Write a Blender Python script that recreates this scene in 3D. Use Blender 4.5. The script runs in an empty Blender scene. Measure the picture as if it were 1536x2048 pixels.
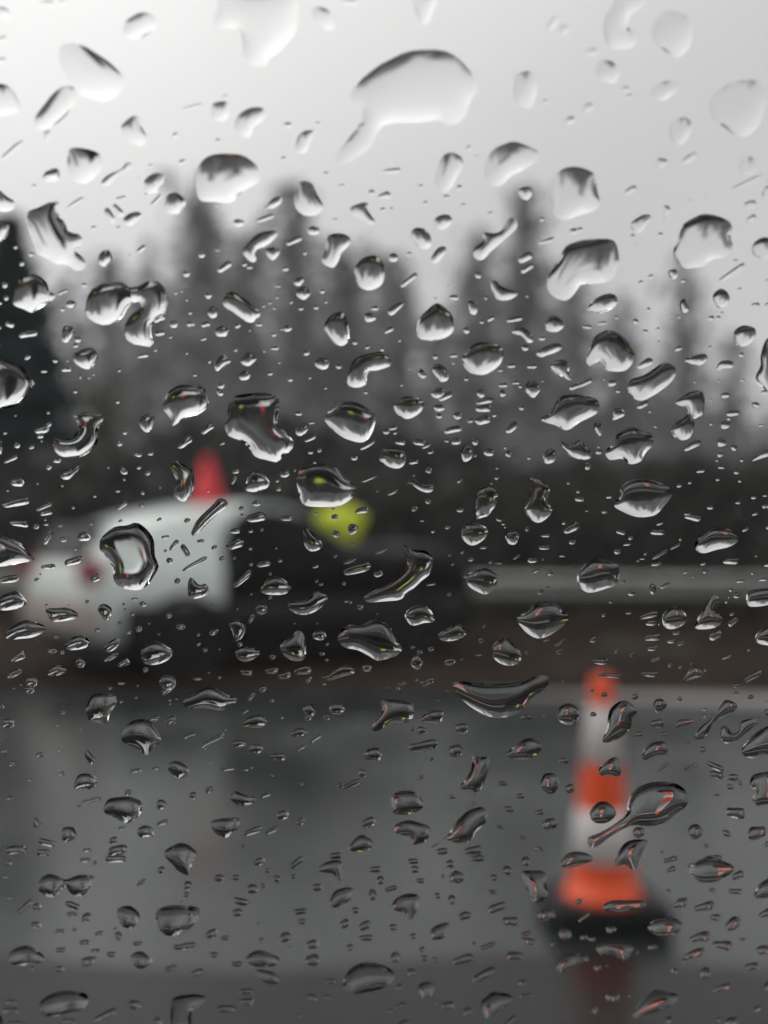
import bpy, bmesh, math, random
import numpy as np
from mathutils import Vector, Matrix
from mathutils.geometry import delaunay_2d_cdt
R = math.radians
S = bpy.context.scene
COL = S.collection
# ------------------------------------------------------------------ camera
F = 2196.0                       # focal length in photo pixels
CAM = Vector((0.0, 0.0, 1.2))
PITCH = math.atan(46.0 / F)
cam = bpy.data.cameras.new('camera'); co = bpy.data.objects.new('camera', cam); COL.objects.link(co)
cam.sensor_fit = 'VERTICAL'; cam.sensor_height = 24.0; cam.lens = 24.0 * F / 2048.0
cam.clip_start = 0.01; cam.clip_end = 2000
co.location = CAM; co.rotation_euler = (R(90) + PITCH, 0, 0)
cam.dof.use_dof = True; cam.dof.focus_distance = 0.2545; cam.dof.aperture_fstop = 4.4
S.camera = co
# ------------------------------------------------------------------ light
S.view_settings.view_transform = 'Standard'; S.view_settings.look = 'None'
S.view_settings.exposure = 0.0; S.view_settings.gamma = 1.0
SUN_EL, SUN_AZ = R(58), R(-50)   # azimuth from +Y, minus = to the left
sd = Vector((math.sin(SUN_AZ) * math.cos(SUN_EL), math.cos(SUN_AZ) * math.cos(SUN_EL), math.sin(SUN_EL)))
w = bpy.data.worlds.new('World'); S.world = w; w.use_nodes = True
nt = w.node_tree; N = nt.nodes; L = nt.links
N.clear()
out = N.new('ShaderNodeOutputWorld'); bg = N.new('ShaderNodeBackground'); L.new(bg.outputs[0], out.inputs[0])
bg.inputs['Strength'].default_value = 0.1
sky = N.new('ShaderNodeTexSky'); sky.sky_type = 'NISHITA'; sky.sun_disc = False
sky.sun_elevation = SUN_EL; sky.sun_rotation = SUN_AZ; sky.dust_density = 6.0; sky.air_density = 1.0
hs = N.new('ShaderNodeHueSaturation'); hs.inputs['Saturation'].default_value = 0.05; hs.inputs['Value'].default_value = 0.45
L.new(sky.outputs[0], hs.inputs['Color'])
tc = N.new('ShaderNodeTexCoord')
dt = N.new('ShaderNodeVectorMath'); dt.operation = 'DOT_PRODUCT'; dt.inputs[1].default_value = sd
L.new(tc.outputs['Generated'], dt.inputs[0])
mr = N.new('ShaderNodeMapRange'); mr.interpolation_type = 'SMOOTHSTEP'
mr.inputs[1].default_value = 0.45; mr.inputs[2].default_value = 1.0; mr.inputs[3].default_value = 7.2; mr.inputs[4].default_value = 14.8
L.new(dt.outputs['Value'], mr.inputs[0])
nz = N.new('ShaderNodeTexNoise'); nz.inputs['Scale'].default_value = 2.2; nz.inputs['Detail'].default_value = 3
L.new(tc.outputs['Generated'], nz.inputs[0])
mn = N.new('ShaderNodeMapRange'); mn.inputs[3].default_value = 0.88; mn.inputs[4].default_value = 1.11
L.new(nz.outputs[0], mn.inputs[0])
mu = N.new('ShaderNodeMath'); mu.operation = 'MULTIPLY'; L.new(mr.outputs[0], mu.inputs[0]); L.new(mn.outputs[0], mu.inputs[1])
cc = N.new('ShaderNodeVectorMath'); cc.operation = 'SCALE'; cc.inputs[0].default_value = (1.0, 1.0, 0.99)
L.new(mu.outputs[0], cc.inputs['Scale'])
mx = N.new('ShaderNodeMix'); mx.data_type = 'RGBA'; mx.inputs[0].default_value = 0.88
L.new(hs.outputs[0], mx.inputs[6]); L.new(cc.outputs[0], mx.inputs[7]); L.new(mx.outputs[2], bg.inputs['Color'])
sl = bpy.data.lights.new('sun', 'SUN'); sl.energy = 0.6; sl.angle = R(25); sl.color = (1, .97, .93)
so = bpy.data.objects.new('sun', sl); COL.objects.link(so); so.rotation_euler = sd.to_track_quat('Z', 'Y').to_euler()
# ------------------------------------------------------------------ materials
def mat(name, col, rough=.6, metal=0, noise=0, nscale=8, bump=0, bscale=40, coat=0, spec=.5, rvar=0):
    m = bpy.data.materials.new(name); m.use_nodes = True; t = m.node_tree; b = t.nodes['Principled BSDF']
    b.inputs['Base Color'].default_value = (*col, 1); b.inputs['Roughness'].default_value = rough
    b.inputs['Metallic'].default_value = metal; b.inputs['Coat Weight'].default_value = coat; b.inputs['Coat Roughness'].default_value = .08
    b.inputs['Specular IOR Level'].default_value = spec
    tcn = t.nodes.new('ShaderNodeTexCoord')
    if noise:
        n = t.nodes.new('ShaderNodeTexNoise'); n.inputs['Scale'].default_value = nscale; n.inputs['Detail'].default_value = 6
        t.links.new(tcn.outputs['Object'], n.inputs[0])
        r = t.nodes.new('ShaderNodeValToRGB'); r.color_ramp.elements[0].position = .3; r.color_ramp.elements[1].position = .7
        r.color_ramp.elements[0].color = tuple(max(0, c * (1 - noise)) for c in col) + (1,)
        r.color_ramp.elements[1].color = tuple(c * (1 + noise) for c in col) + (1,)
        t.links.new(n.outputs[0], r.inputs[0]); t.links.new(r.outputs[0], b.inputs['Base Color'])
    if bump:
        n2 = t.nodes.new('ShaderNodeTexNoise'); n2.inputs['Scale'].default_value = bscale; n2.inputs['Detail'].default_value = 4
        t.links.new(tcn.outputs['Object'], n2.inputs[0])
        bp = t.nodes.new('ShaderNodeBump'); bp.inputs['Strength'].default_value = bump; bp.inputs['Distance'].default_value = .01
        t.links.new(n2.outputs[0], bp.inputs['Height']); t.links.new(bp.outputs[0], b.inputs['Normal'])
    if rvar:
        n3 = t.nodes.new('ShaderNodeTexNoise'); n3.inputs['Scale'].default_value = .55; n3.inputs['Detail'].default_value = 5
        t.links.new(tcn.outputs['Object'], n3.inputs[0]); mr3 = t.nodes.new('ShaderNodeMapRange')
        mr3.inputs[1].default_value = .4; mr3.inputs[2].default_value = .62; mr3.inputs[3].default_value = max(.03, rough - rvar); mr3.inputs[4].default_value = rough + rvar
        t.links.new(n3.outputs[0], mr3.inputs[0]); t.links.new(mr3.outputs[0], b.inputs['Roughness'])
    return m
def glass(name, ior, col=(1, 1, 1), rough=0):
    m = bpy.data.materials.new(name); m.use_nodes = True; t = m.node_tree; t.nodes.clear()
    o = t.nodes.new('ShaderNodeOutputMaterial'); g = t.nodes.new('ShaderNodeBsdfGlass')
    g.inputs['IOR'].default_value = ior; g.inputs['Color'].default_value = (*col, 1); g.inputs['Roughness'].default_value = rough
    t.links.new(g.outputs[0], o.inputs[0]); return m
M = dict(
    asphalt=mat('wet_asphalt', (.030, .0335, .0335), .21, noise=.3, nscale=1.1, bump=.12, bscale=60, rvar=.09),
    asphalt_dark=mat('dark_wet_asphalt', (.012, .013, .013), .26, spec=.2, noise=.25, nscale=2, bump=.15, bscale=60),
    dirt=mat('brown_verge', (.021, .0135, .009), .95, spec=.1, noise=.45, nscale=1.5, bump=1, bscale=12),
    field=mat('far_grass', (.045, .045, .030), .9, noise=.4, nscale=.3),
    rail=mat('galvanised_steel', (.32, .32, .31), .5, .3, noise=.2, nscale=4),
    post=mat('weathered_post', (.06, .06, .058), .7),
    paint=mat('pale_silver_paint', (.74, .81, .78), .32, .0, noise=.03, nscale=3, coat=.6),
    black=mat('black_paint', (.004, .005, .0045), .55, spec=.12),
    darkpl=mat('black_plastic', (.012, .012, .012), .6),
    tyre=mat('tyre_rubber', (.008, .008, .009), .8),
    rim=mat('wheel_metal', (.05, .05, .052), .4, .7),
    tint=mat('tinted_glass', (.004, .006, .005), .25, spec=.12),
    red=mat('tail_light_red', (.30, .012, .03), .3, coat=.5),
    conered=mat('red_plastic', (.82, .03, .045), .5),
    bumper=mat('pinkish_white_bumper', (.48, .40, .38), .5),
    orange=mat('orange_plastic', (.95, .105, .028), .45, noise=.1, nscale=14),
    white=mat('reflective_white', (.74, .70, .69), .45, noise=.1, nscale=20),
    rubber=mat('black_rubber', (.010, .011, .012), .75, bump=.4),
    bark=mat('wet_bark', (.07, .068, .068), .8),
    twig=mat('hazed_bare_twigs', (.35, .345, .36), .9, noise=.35),  # twig grey lightened so the colour carries haze the thin mist lacks
    conifer=mat('dark_blue_green_needles', (.022, .044, .048), .9, noise=.3),
    bush=mat('dark_bush_leaves', (.060, .060, .056), .9, noise=.4),
    pale_leaf=mat('pale_willow_leaves', (.13, .14, .10), .9, noise=.2),
    skin=mat('skin', (.42, .25, .18), .55), hair=mat('dark_hair', (.01, .008, .007), .7),
    cloth=mat('dark_cloth', (.012, .014, .016), .9, bump=.4), trouser=mat('black_trousers', (.010, .010, .011), .9),
    lime=mat('lime_fabric', (.80, .93, .05), .7, noise=.08, nscale=10), band=mat('silver_band', (.5, .5, .5), .4),
    cabin=mat('black_cabin_lining', (.005, .005, .005), .9), seal=mat('rubber_seal', (.012, .012, .012), .8),
    pane=glass('window_glass', 1.45), water=glass('rain_water', 1.333))
# ------------------------------------------------------------------ helpers
def tag(o, label=None, cat=None, group=None, kind=None):
    for k, v in (('label', label), ('category', cat), ('group', group), ('kind', kind)):
        if v: o[k] = v
    return o
def empty(name, loc, rz=0):
    o = bpy.data.objects.new(name, None); COL.objects.link(o); o.location = loc; o.rotation_euler[2] = rz; o.empty_display_size = .1; return o
def link(name, me, m, parent=None, smooth=True, loc=None):
    if m: me.materials.append(m)
    if smooth: me.shade_smooth()
    o = bpy.data.objects.new(name, me); COL.objects.link(o)
    if parent: o.parent = parent
    if loc is not None: o.location = loc
    return o
def mesh(name, v, f):
    me = bpy.data.meshes.new(name); me.from_pydata([tuple(p) for p in v], [], f); me.update(); return me
def bm_obj(name, bm, m, parent=None, smooth=False, bevel=0, loc=None):
    if bevel:
        bmesh.ops.bevel(bm, geom=list(bm.edges), offset=bevel, segments=2, affect='EDGES')
    me = bpy.data.meshes.new(name); bmesh.ops.recalc_face_normals(bm, faces=bm.faces); bm.to_mesh(me); bm.free()
    return link(name, me, m, parent, smooth, loc)
def box(bm, c, s, rot=None):
    mt = Matrix.Translation(c) @ (rot or Matrix()) @ Matrix.Diagonal((*s, 1))
    bmesh.ops.create_cube(bm, size=1, matrix=mt)
def tube(bm, pts, rad, seg=10, caps=True):
    rings = []
    for i, p in enumerate(pts):
        p = Vector(p); a = Vector(pts[max(0, i - 1)]); b = Vector(pts[min(len(pts) - 1, i + 1)])
        q = (b - a).to_track_quat('Z', 'Y'); r = rad[i] if isinstance(rad, (list, tuple)) else rad
        rings.append([bm.verts.new(p + q @ Vector((math.cos(2 * math.pi * k / seg) * r, math.sin(2 * math.pi * k / seg) * r, 0))) for k in range(seg)])
    for a, b in zip(rings, rings[1:]):
        for k in range(seg): bm.faces.new((a[k], a[(k + 1) % seg], b[(k + 1) % seg], b[k]))
    if caps:
        bm.faces.new(rings[0][::-1]); bm.faces.new(rings[-1])
def lathe(bm, prof, seg=32, c=(0, 0, 0), axis='Z', caps=True):
    rings = []
    for r, z in prof:
        rg = []
        for k in range(seg):
            a = 2 * math.pi * k / seg; x, y = r * math.cos(a), r * math.sin(a)
            p = (x, y, z) if axis == 'Z' else (x, z, y)
            rg.append(bm.verts.new((p[0] + c[0], p[1] + c[1], p[2] + c[2])))
        rings.append(rg)
    for a, b in zip(rings, rings[1:]):
        for k in range(seg): bm.faces.new((a[k], a[(k + 1) % seg], b[(k + 1) % seg], b[k]))
    if caps:
        bm.faces.new(rings[0][::-1]); bm.faces.new(rings[-1])
def strip(name, pts, z, m, kind='structure'):
    me = mesh(name, [(x, y, z) for x, y in pts], [tuple(range(len(pts)))]); o = link(name, me, m, smooth=False); tag(o, kind=kind); return o
# ------------------------------------------------------------------ ground
strip('ground', [(-900, -300), (900, -300), (900, 1200), (-900, 1200)], -.02, M['field'])
def edge(x): return 8.52 - .09 * x
xs = [-60, -20, -8, -4, 0, 4, 8, 20, 60]
rd = [(x, -4.0) for x in xs] + [(x, edge(x)) for x in xs[::-1]]
o = strip('road', [(-60, 2.8), (60, 2.8)] + [(x, edge(x)) for x in xs[::-1]], .0, M['asphalt'])
strip('near_road_strip', [(-60, -4), (60, -4), (60, 3.1)] + [(x_ * .35, 3.1 + .07 * math.sin(x_ * 1.3) + .04 * math.sin(x_ * 3.1)) for x_ in range(40, -41, -1)] + [(-60, 3.12)], .004, M['asphalt_dark'])  # darker-toned strip of asphalt nearest the viewer
tag(strip('road_edge', [(.6, edge(.6) - .05), (4, edge(4) - .8), (30, edge(30) - .8), (30, edge(30) + .02), (.5, edge(.5) + .02)], .004, mat('pale_road_edge', (.34, .325, .32), .3, noise=.2, nscale=2, bump=.2)), kind='structure')  # paler strip along the far road edge on the right
# uneven brown verge behind the road
rng = random.Random(4); v = []; f = []; nx, ny = 120, 24
for j in range(ny + 1):
    for i in range(nx + 1):
        x = -40 + 80 * i / nx; t = j / ny; y = edge(x) - .03 + t * (19 + .09 * x)
        z = .012 + (.05 * math.sin(x * 1.7 + y) + .04 * math.sin(x * .6 - y * 1.3) + rng.random() * .03) * min(1, t * 6) * .8
        v.append((x, y, z + .01 * min(1, t * 12)))
for j in range(ny):
    for i in range(nx):
        a = j * (nx + 1) + i; f.append((a, a + 1, a + nx + 2, a + nx + 1))
tag(link('verge', mesh('verge', v, f), M['dirt']), kind='structure')
# ------------------------------------------------------------------ guard rail
gr = empty('guard_rail', (1.0, 13.0, 0)); tag(gr, 'grey steel guard rail running across behind the verge and the parked car', 'guard rail')
prof = [(0, .47), (-.05, .49), (-.08, .52), (-.05, .56), (0, .60), (-.05, .64), (-.08, .68), (-.05, .71), (0, .73)]
v = []; f = []
L0, L1 = -26.0, 26.0
sl_ = -.07
for side in (0, 1):
    for (d, z) in (prof if side == 0 else [(p[0] + .02, p[1]) for p in prof[::-1]]):
        for x in (L0, L1): v.append((x, sl_ * x + d, z))
n = len(prof) * 2
for k in range(n): a = 2 * k; b = 2 * ((k + 1) % n); f.append((a, a + 1, b + 1, b))
link('rail_beam', mesh('rail_beam', v, f), M['rail'], gr, smooth=False)
for x in np.arange(-24.5, 25, 4.0):
    if abs(x) > 12: continue
    bm = bmesh.new(); box(bm, (x, sl_ * x + .07, .38), (.06, .09, .80)); bm_obj('post', bm, M['post'], gr, bevel=.008)
# ------------------------------------------------------------------ vegetation
def cards(n, fn, size, seed, asp=1.0):
    rg = np.random.RandomState(seed); P = fn(rg, n); n = len(P)
    a = rg.normal(size=(n, 3)); a /= np.linalg.norm(a, axis=1)[:, None]
    b = rg.normal(size=(n, 3)); b -= (a * b).sum(1)[:, None] * a; b /= np.linalg.norm(b, axis=1)[:, None]
    s = size * (.6 + .8 * rg.rand(n))[:, None]
    a = a * s * asp; b = b * s
    V = np.stack([P - a * .5, P + b * .4, P + a * .5, P - b * .4], 1).reshape(-1, 3)
    return V, [(4 * i, 4 * i + 1, 4 * i + 2, 4 * i + 3) for i in range(n)]
def tree(x, y, h, r, label, kind='bare', seed=0, dens=1.0, group='trees beyond the guard rail', base=.15, name='bare_tree', cat='tree'):
    rg = random.Random(seed); root = empty(name, (x, y, 0)); tag(root, label, cat, group)
    bm = bmesh.new(); pts = [(0, 0, -.1)]
    for k in range(1, 7): pts.append((rg.uniform(-.02, .02) * h, rg.uniform(-.02, .02) * h, h * k / 7.0))
    tr = .010 * h; tube(bm, pts, [tr * (1 - .93 * k / 6) for k in range(7)], 8)
    limbs = []
    for k in range(16 if kind != 'fir' else 10):
        t = base + (1 - base) * (k + .5) / 17; z = h * t; a = rg.uniform(0, 6.28)
        rr = r * (1.15 - t) * rg.uniform(.6, 1.1)
        q = [(0, 0, z), (rr * .5 * math.cos(a), rr * .5 * math.sin(a), z + rr * .45), (rr * math.cos(a), rr * math.sin(a), z + rr * (1.1 if kind != 'fir' else .1))]
        tube(bm, q, [tr * .35 * (1.1 - t), tr * .2 * (1.1 - t), .01], 5); limbs.append(q)
    bm_obj('trunk', bm, M['bark'], root, True)
    def fn(g, n):
        if kind == 'fir':
            t = g.rand(n) ** .7; z = h * (base + (1.02 - base) * t); rad = r * (1.04 - t) * (.35 + .65 * g.rand(n) ** .5) * (.85 + .25 * np.sin(t * 34))
            a = g.rand(n) * 6.283
            return np.stack([rad * np.cos(a), rad * np.sin(a), z - rad * .25], 1)
        if kind == 'round':
            P = g.normal(size=(n, 3)); P /= np.linalg.norm(P, axis=1)[:, None]; rad = g.rand(n) ** .4
            rad = rad * (1 + .18 * np.sin(P[:, 0] * 7 + seed) + .15 * np.sin(P[:, 2] * 9 + seed))
            return np.stack([P[:, 0] * r * rad, P[:, 1] * r * rad, h * .62 + P[:, 2] * h * .38 * rad], 1)
        # twigs clustered round the limbs; thinner towards the top
        t = 1 - g.rand(n) ** .66; z = h * (base + (1.05 - base) * t)
        rad = r * (1.2 - .5 * t) * np.minimum(1.7, np.abs(g.normal(size=n)) * .62); a = g.rand(n) * 6.283
        k = .75 + .35 * np.sin(a * 3 + t * 9 + seed)
        return np.stack([rad * k * np.cos(a), rad * k * np.sin(a), z], 1)
    nn = int({'bare': 1000, 'fir': 3600, 'round': 2600, 'willow': 1500}[kind] * dens)
    V, Fc = cards(nn, fn, {'bare': .55, 'fir': .42, 'round': .34, 'willow': .5}[kind], seed, 1.8 if kind == 'bare' else 1.2)
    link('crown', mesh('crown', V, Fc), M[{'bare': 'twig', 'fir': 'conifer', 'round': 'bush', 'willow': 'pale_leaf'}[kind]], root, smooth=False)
    return root
def X(px, Y): return (px - 768) / F * Y
def Z(py, Y): return 1.2 - (py - 1070) / F * Y
HAZE = .0015
TR = [ # px, top row, Y, half width px, density, kind, label
 (400, 425, 46, 52, 1.25, 'bare', 'tall dark bare tree, leftmost of the tall blurred trees, behind the red cone'),
 (490, 520, 52, 50, 1.1, 'bare', 'shorter bare tree just right of the tallest one on the left'),
 (590, 430, 48, 42, 1.1, 'bare', 'slim pointed bare tree rising above the middle of the car roof'),
 (690, 560, 50, 60, 1.2, 'bare', 'broad bare tree directly above the yellow-green vest'),
 (790, 570, 55, 45, 1.0, 'bare', 'bare tree just left of the pale gap in the tree row'),
 (960, 520, 50, 50, 1.15, 'bare', 'bare tree just right of the pale gap in the tree row'),
 (1055, 440, 48, 58, 1.3, 'bare', 'tallest dark bare tree on the right half of the tree row'),
 (1150, 570, 54, 40, .7, 'bare', 'bare tree to the right of the tallest one on the right half'),
 (1245, 640, 60, 44, .7, 'bare', 'thin misty bare tree above the right part of the guard rail'),
 (1375, 570, 58, 44, .75, 'bare', 'bluish bare tree standing alone near the right edge'),
 (1470, 700, 62, 45, .4, 'bare', 'faint low bare tree at the right edge'),
 (300, 600, 54, 60, 1.0, 'bare', 'low bare tree between the dark evergreen and the tallest left tree'),
 (220, 560, 60, 40, .6, 'bare', 'faint bare tree just right of the dark evergreen'),
]
for i, (px, top, Y, hw, dn, k, lb) in enumerate(TR):
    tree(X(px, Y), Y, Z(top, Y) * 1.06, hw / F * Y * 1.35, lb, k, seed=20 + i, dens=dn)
Yc = 22.0
tree(X(15, Yc), Yc, Z(455, Yc), 150 / F * Yc, 'dark blue-green evergreen tree at the left edge behind the car', 'fir', 91, 1.3, None, base=.44, name='evergreen_tree')
tree(X(205, 30), 30, Z(770, 30), 42 / F * 30, 'small pale green willow beside the evergreen, left of the red cone', 'willow', 77, .5, None, base=.1, name='willow_tree')
# dark undergrowth mass behind the rail and lower wood behind it
def hedge_pts(Y, rows, depth, x0, x1, pw=2.2):
    def fn(g, n):
        px = x0 + (x1 - x0) * g.rand(n); top = np.interp(px, [r[0] for r in rows], [r[1] for r in rows]) + 14 * np.sin(px * .031) + 9 * np.sin(px * .083 + 1)
        zt = 1.2 - (top - 1070) / F * Y; y = Y + depth * g.rand(n)
        z = zt * (1 - g.rand(n) ** pw * .99) ; x = (px - 768) / F * Y
        return np.stack([x, y - .07 * x, z], 1)
    return fn
V, Fc = cards(15000, hedge_pts(15.5, [(-900, 960), (150, 985), (300, 1000), (600, 975), (900, 960), (1050, 965), (1536, 930), (2400, 930)], 1.6, -900, 2400, 1.3), .17, 5, 1.5)
tag(link('undergrowth', mesh('undergrowth', V, Fc), M['bush'], smooth=False), 'dark tangled undergrowth along the back of the guard rail', 'undergrowth', kind='stuff')
V, Fc = cards(9000, hedge_pts(27, [(-900, 850), (150, 930), (300, 850), (500, 840), (760, 860), (900, 870), (1040, 935), (1110, 935), (1250, 920), (1350, 925), (1536, 925), (2400, 900)], 3, -900, 2400, 1.6), .38, 6, 1.5)
tag(link('brushwood', mesh('brushwood', V, Fc), M['bush'], smooth=False), 'grey brushwood filling the space below the bare trees', 'brushwood', kind='stuff')
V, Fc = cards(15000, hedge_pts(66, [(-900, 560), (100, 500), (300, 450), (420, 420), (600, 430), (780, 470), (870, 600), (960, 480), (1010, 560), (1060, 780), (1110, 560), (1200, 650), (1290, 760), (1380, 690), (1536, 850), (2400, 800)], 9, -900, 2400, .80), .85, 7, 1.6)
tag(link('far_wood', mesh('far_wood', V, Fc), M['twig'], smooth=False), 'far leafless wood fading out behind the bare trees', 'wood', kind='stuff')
# ------------------------------------------------------------------ misty air
if HAZE:
    bm = bmesh.new(); box(bm, (0, 45, 20), (380, 200, 42)); hz = bm_obj('haze', bm, None); tag(hz, 'thin rainy mist that fades the far trees', 'mist', kind='stuff')
    m = bpy.data.materials.new('mist'); m.use_nodes = True; m.node_tree.nodes.clear(); o_ = m.node_tree.nodes.new('ShaderNodeOutputMaterial'); v_ = m.node_tree.nodes.new('ShaderNodeVolumePrincipled')
    v_.inputs['Density'].default_value = HAZE; v_.inputs['Color'].default_value = (.93, .94, .96, 1); v_.inputs['Anisotropy'].default_value = .2
    m.node_tree.links.new(v_.outputs[0], o_.inputs['Volume']); hz.data.materials.append(m)
# ------------------------------------------------------------------ the parked car
CAR = empty('parked_car', (-2.336, 8.78, .0), R(38)); tag(CAR, 'pale silver-green hatchback with black doors, parked rear to the left beyond the road', 'car')
HW = .84
st = [  # x, bottom, belt, top, halfwidth belt, halfwidth roof
 (0.00, .46, .74, .80, .62, .50), (0.05, .36, .84, .96, .76, .62), (0.16, .30, .90, 1.12, .82, .64), (0.36, .26, .95, 1.24, .84, .64), (0.75, .24, .96, 1.38, .85, .63),
 (1.20, .23, .96, 1.47, .85, .62), (1.70, .23, .95, 1.505, .85, .61), (2.15, .23, .95, 1.46, .85, .60), (2.45, .23, .94, 1.30, .85, .60), (2.75, .24, .93, 1.13, .85, .62),
 (3.05, .20, .94, 1.06, .85, .70), (3.45, .18, .98, 1.11, .85, .70), (3.85, .18, .97, 1.09, .84, .70), (4.10, .20, .92, 1.03, .80, .66), (4.22, .26, .78, .88, .72, .58)]
def interp(x):
    xs_ = [s[0] for s in st]; return [float(np.interp(x, xs_, [s[k] for s in st])) for k in range(1, 6)]
def ring(x):                     # half ring, from sill (t=0) up to roof centre (t=1)
    zb, zl, zt, wb, wr = interp(x); zm = (zb + zl) / 2
    return [(0, zb), (wb * .7, zb), (wb * .95, zb + .04), (wb * 1.0, zm), (wb * .995, zl - .04), (wb * .96, zl), (wr + (wb * .96 - wr) * .45, zl + (zt - zl) * .52), (wr, zt - .045 if zt - zl > .06 else zt - .01), (wr * .86, zt - .012), (wr * .5, zt), (0, zt + .008)]
TT = [0, .08, .16, .26, .40, .46, .60, .76, .82, .90, 1.0]
def surf(x, t, off=0.0):
    r = ring(x); y = float(np.interp(t, TT, [p[0] for p in r])); z = float(np.interp(t, TT, [p[1] for p in r]))
    if off:
        y2 = float(np.interp(min(1, t + .01), TT, [p[0] for p in r])); z2 = float(np.interp(min(1, t + .01), TT, [p[1] for p in r]))
        y1 = float(np.interp(max(0, t - .01), TT, [p[0] for p in r])); z1 = float(np.interp(max(0, t - .01), TT, [p[1] for p in r]))
        d = Vector((z2 - z1, -(y2 - y1)))
        if d.length > 1e-6: d.normalize(); y += d.x * off; z += d.y * off
    return y, z
def carbody():
    xs_ = sorted(set([s[0] for s in st] + list(np.linspace(.1, 4.0, 40)))); v = []; f = []
    full = []
    for x in xs_:
        r = ring(x); pts = [(x, -p[0] + HW, p[1]) for p in r] + [(x, p[0] + HW, p[1]) for p in r[-2:0:-1]]
        full.append(list(range(len(v), len(v) + len(pts)))); v += pts
    for a, b in zip(full, full[1:]):
        for k in range(len(a)): k2 = (k + 1) % len(a); f.append((a[k], b[k], b[k2], a[k2]))
    f.append(tuple(full[0])); f.append(tuple(full[-1][::-1]))
    return mesh('body', v, f)
link('body', carbody(), M['paint'], CAR)
def patch(name, x0, x1, t0, t1, m, off=.008, side=-1, nx=10, ntt=8, parent=None, both=False):
    v = []; f = []
    for lay in (off, .002):
        for i in range(nx + 1):
            for j in range(ntt + 1):
                t = t0 + (t1 - t0) * j / ntt; xa = x0(t) if callable(x0) else x0; x = xa + (x1 - xa) * i / nx; y, z = surf(x, t, lay); v.append((x, HW + side * y, z))
    n1 = (nx + 1) * (ntt + 1)
    q = lambda i, j, l=0: l * n1 + i * (ntt + 1) + j
    for i in range(nx):
        for j in range(ntt):
            f.append((q(i, j), q(i + 1, j), q(i + 1, j + 1), q(i, j + 1))); f.append((q(i, j, 1), q(i, j + 1, 1), q(i + 1, j + 1, 1), q(i + 1, j, 1)))
    for i in range(nx):
        f.append((q(i, 0), q(i, 0, 1), q(i + 1, 0, 1), q(i + 1, 0))); f.append((q(i, ntt), q(i + 1, ntt), q(i + 1, ntt, 1), q(i, ntt, 1)))
    for j in range(ntt):
        f.append((q(0, j), q(0, j + 1), q(0, j + 1, 1), q(0, j, 1))); f.append((q(nx, j), q(nx, j, 1), q(nx, j + 1, 1), q(nx, j + 1)))
    me = mesh(name, v, f); bm = bmesh.new(); bm.from_mesh(me); bmesh.ops.recalc_face_normals(bm, faces=bm.faces); bm.to_mesh(me); bm.free()
    return link(name, me, m, parent or CAR)
for sd_ in (-1, 1):
    patch('door_frame', lambda t: 1.20 + .42 * max(0, (t - .45) / .34) ** 2 + .22 * max(0, (.26 - t) / .14) ** 2, 3.04, .12, .79, M['black'], .006, sd_, 24, 16)
    d = patch('rear_door', 1.30, 2.02, .12, .45, M['black'], .014, sd_)
    bm = bmesh.new(); box(bm, (1.32, HW + sd_ * .885, .86), (.14, .02, .03)); bm_obj('handle', bm, M['darkpl'], d, bevel=.006)
    patch('side_window', 1.62, 1.98, .47, .735, M['tint'], .010, sd_)
    d = patch('front_door', 2.05, 2.98, .12, .45, M['black'], .014, sd_)
    bm = bmesh.new(); box(bm, (2.2, HW + sd_ * .885, .85), (.14, .02, .03)); bm_obj('handle', bm, M['darkpl'], d, bevel=.006)
    patch('side_window', 2.02, 2.72, .47, .735, M['tint'], .010, sd_)
    patch('fender', 3.0, 4.15, .12, .68, M['black'], .010, sd_)
    bm = bmesh.new(); box(bm, (2.72, HW + sd_ * 1.0, 1.0), (.12, .2, .13)); bm_obj('mirror', bm, M['darkpl'], CAR, bevel=.03)
    patch('windscreen', 2.20, 3.04, .80, 1.0, M['tint'], .010, sd_, 8, 4)
    patch('bonnet', 3.07, 4.15, .68, 1.0, M['black'], .012, sd_, 8, 4)
    bm = bmesh.new(); lathe(bm, [(.04, -.01), (.085, 0), (.08, .02), (.02, .03)], 16, axis='Z')
    hl = bm_obj('headlight', bm, M['rim'], CAR, True); hl.location = (4.2, HW + sd_ * .48, .68); hl.rotation_euler = (0, R(90), 0)
patch('front_bumper', 4.0, 4.20, .05, .7, M['black'], .018, -1, 4, 6); patch('front_bumper', 4.0, 4.20, .05, .7, M['black'], .012, 1, 4, 6)
def hull(name, pts, m, bev=.02):
    bm = bmesh.new(); bmesh.ops.convex_hull(bm, input=[bm.verts.new(p) for p in pts]); bmesh.ops.delete(bm, geom=[q for q in bm.verts if not q.link_faces], context='VERTS'); return bm_obj(name, bm, m, CAR, False, bev)
hull('rear_window', [(x, HW + y, z) for x, y, z in [(.05, -.52, 1.0), (.05, .52, 1.0), (.22, -.5, 1.29), (.22, .5, 1.29), (.12, -.52, .98), (.12, .52, .98), (.28, -.48, 1.27), (.28, .48, 1.27)]], M['tint'], .004)
for s_ in (-1, 1): hull('tail_light', [(x, HW + s_ * y, z) for x in (-.005, .16) for y, z in ((.52, .80), (.79, .80), (.54, 1.0), (.77, 1.0))], M['red'], .015)
hull('rear_bumper', [(x, HW + y, z) for x, y, z in [(-.06, -.60, .42), (-.06, .60, .42), (-.06, -.60, .66), (-.06, .60, .66), (.1, -.82, .40), (.1, .82, .40), (.1, -.82, .66), (.1, .82, .66)]], M['bumper'], .03)
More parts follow.
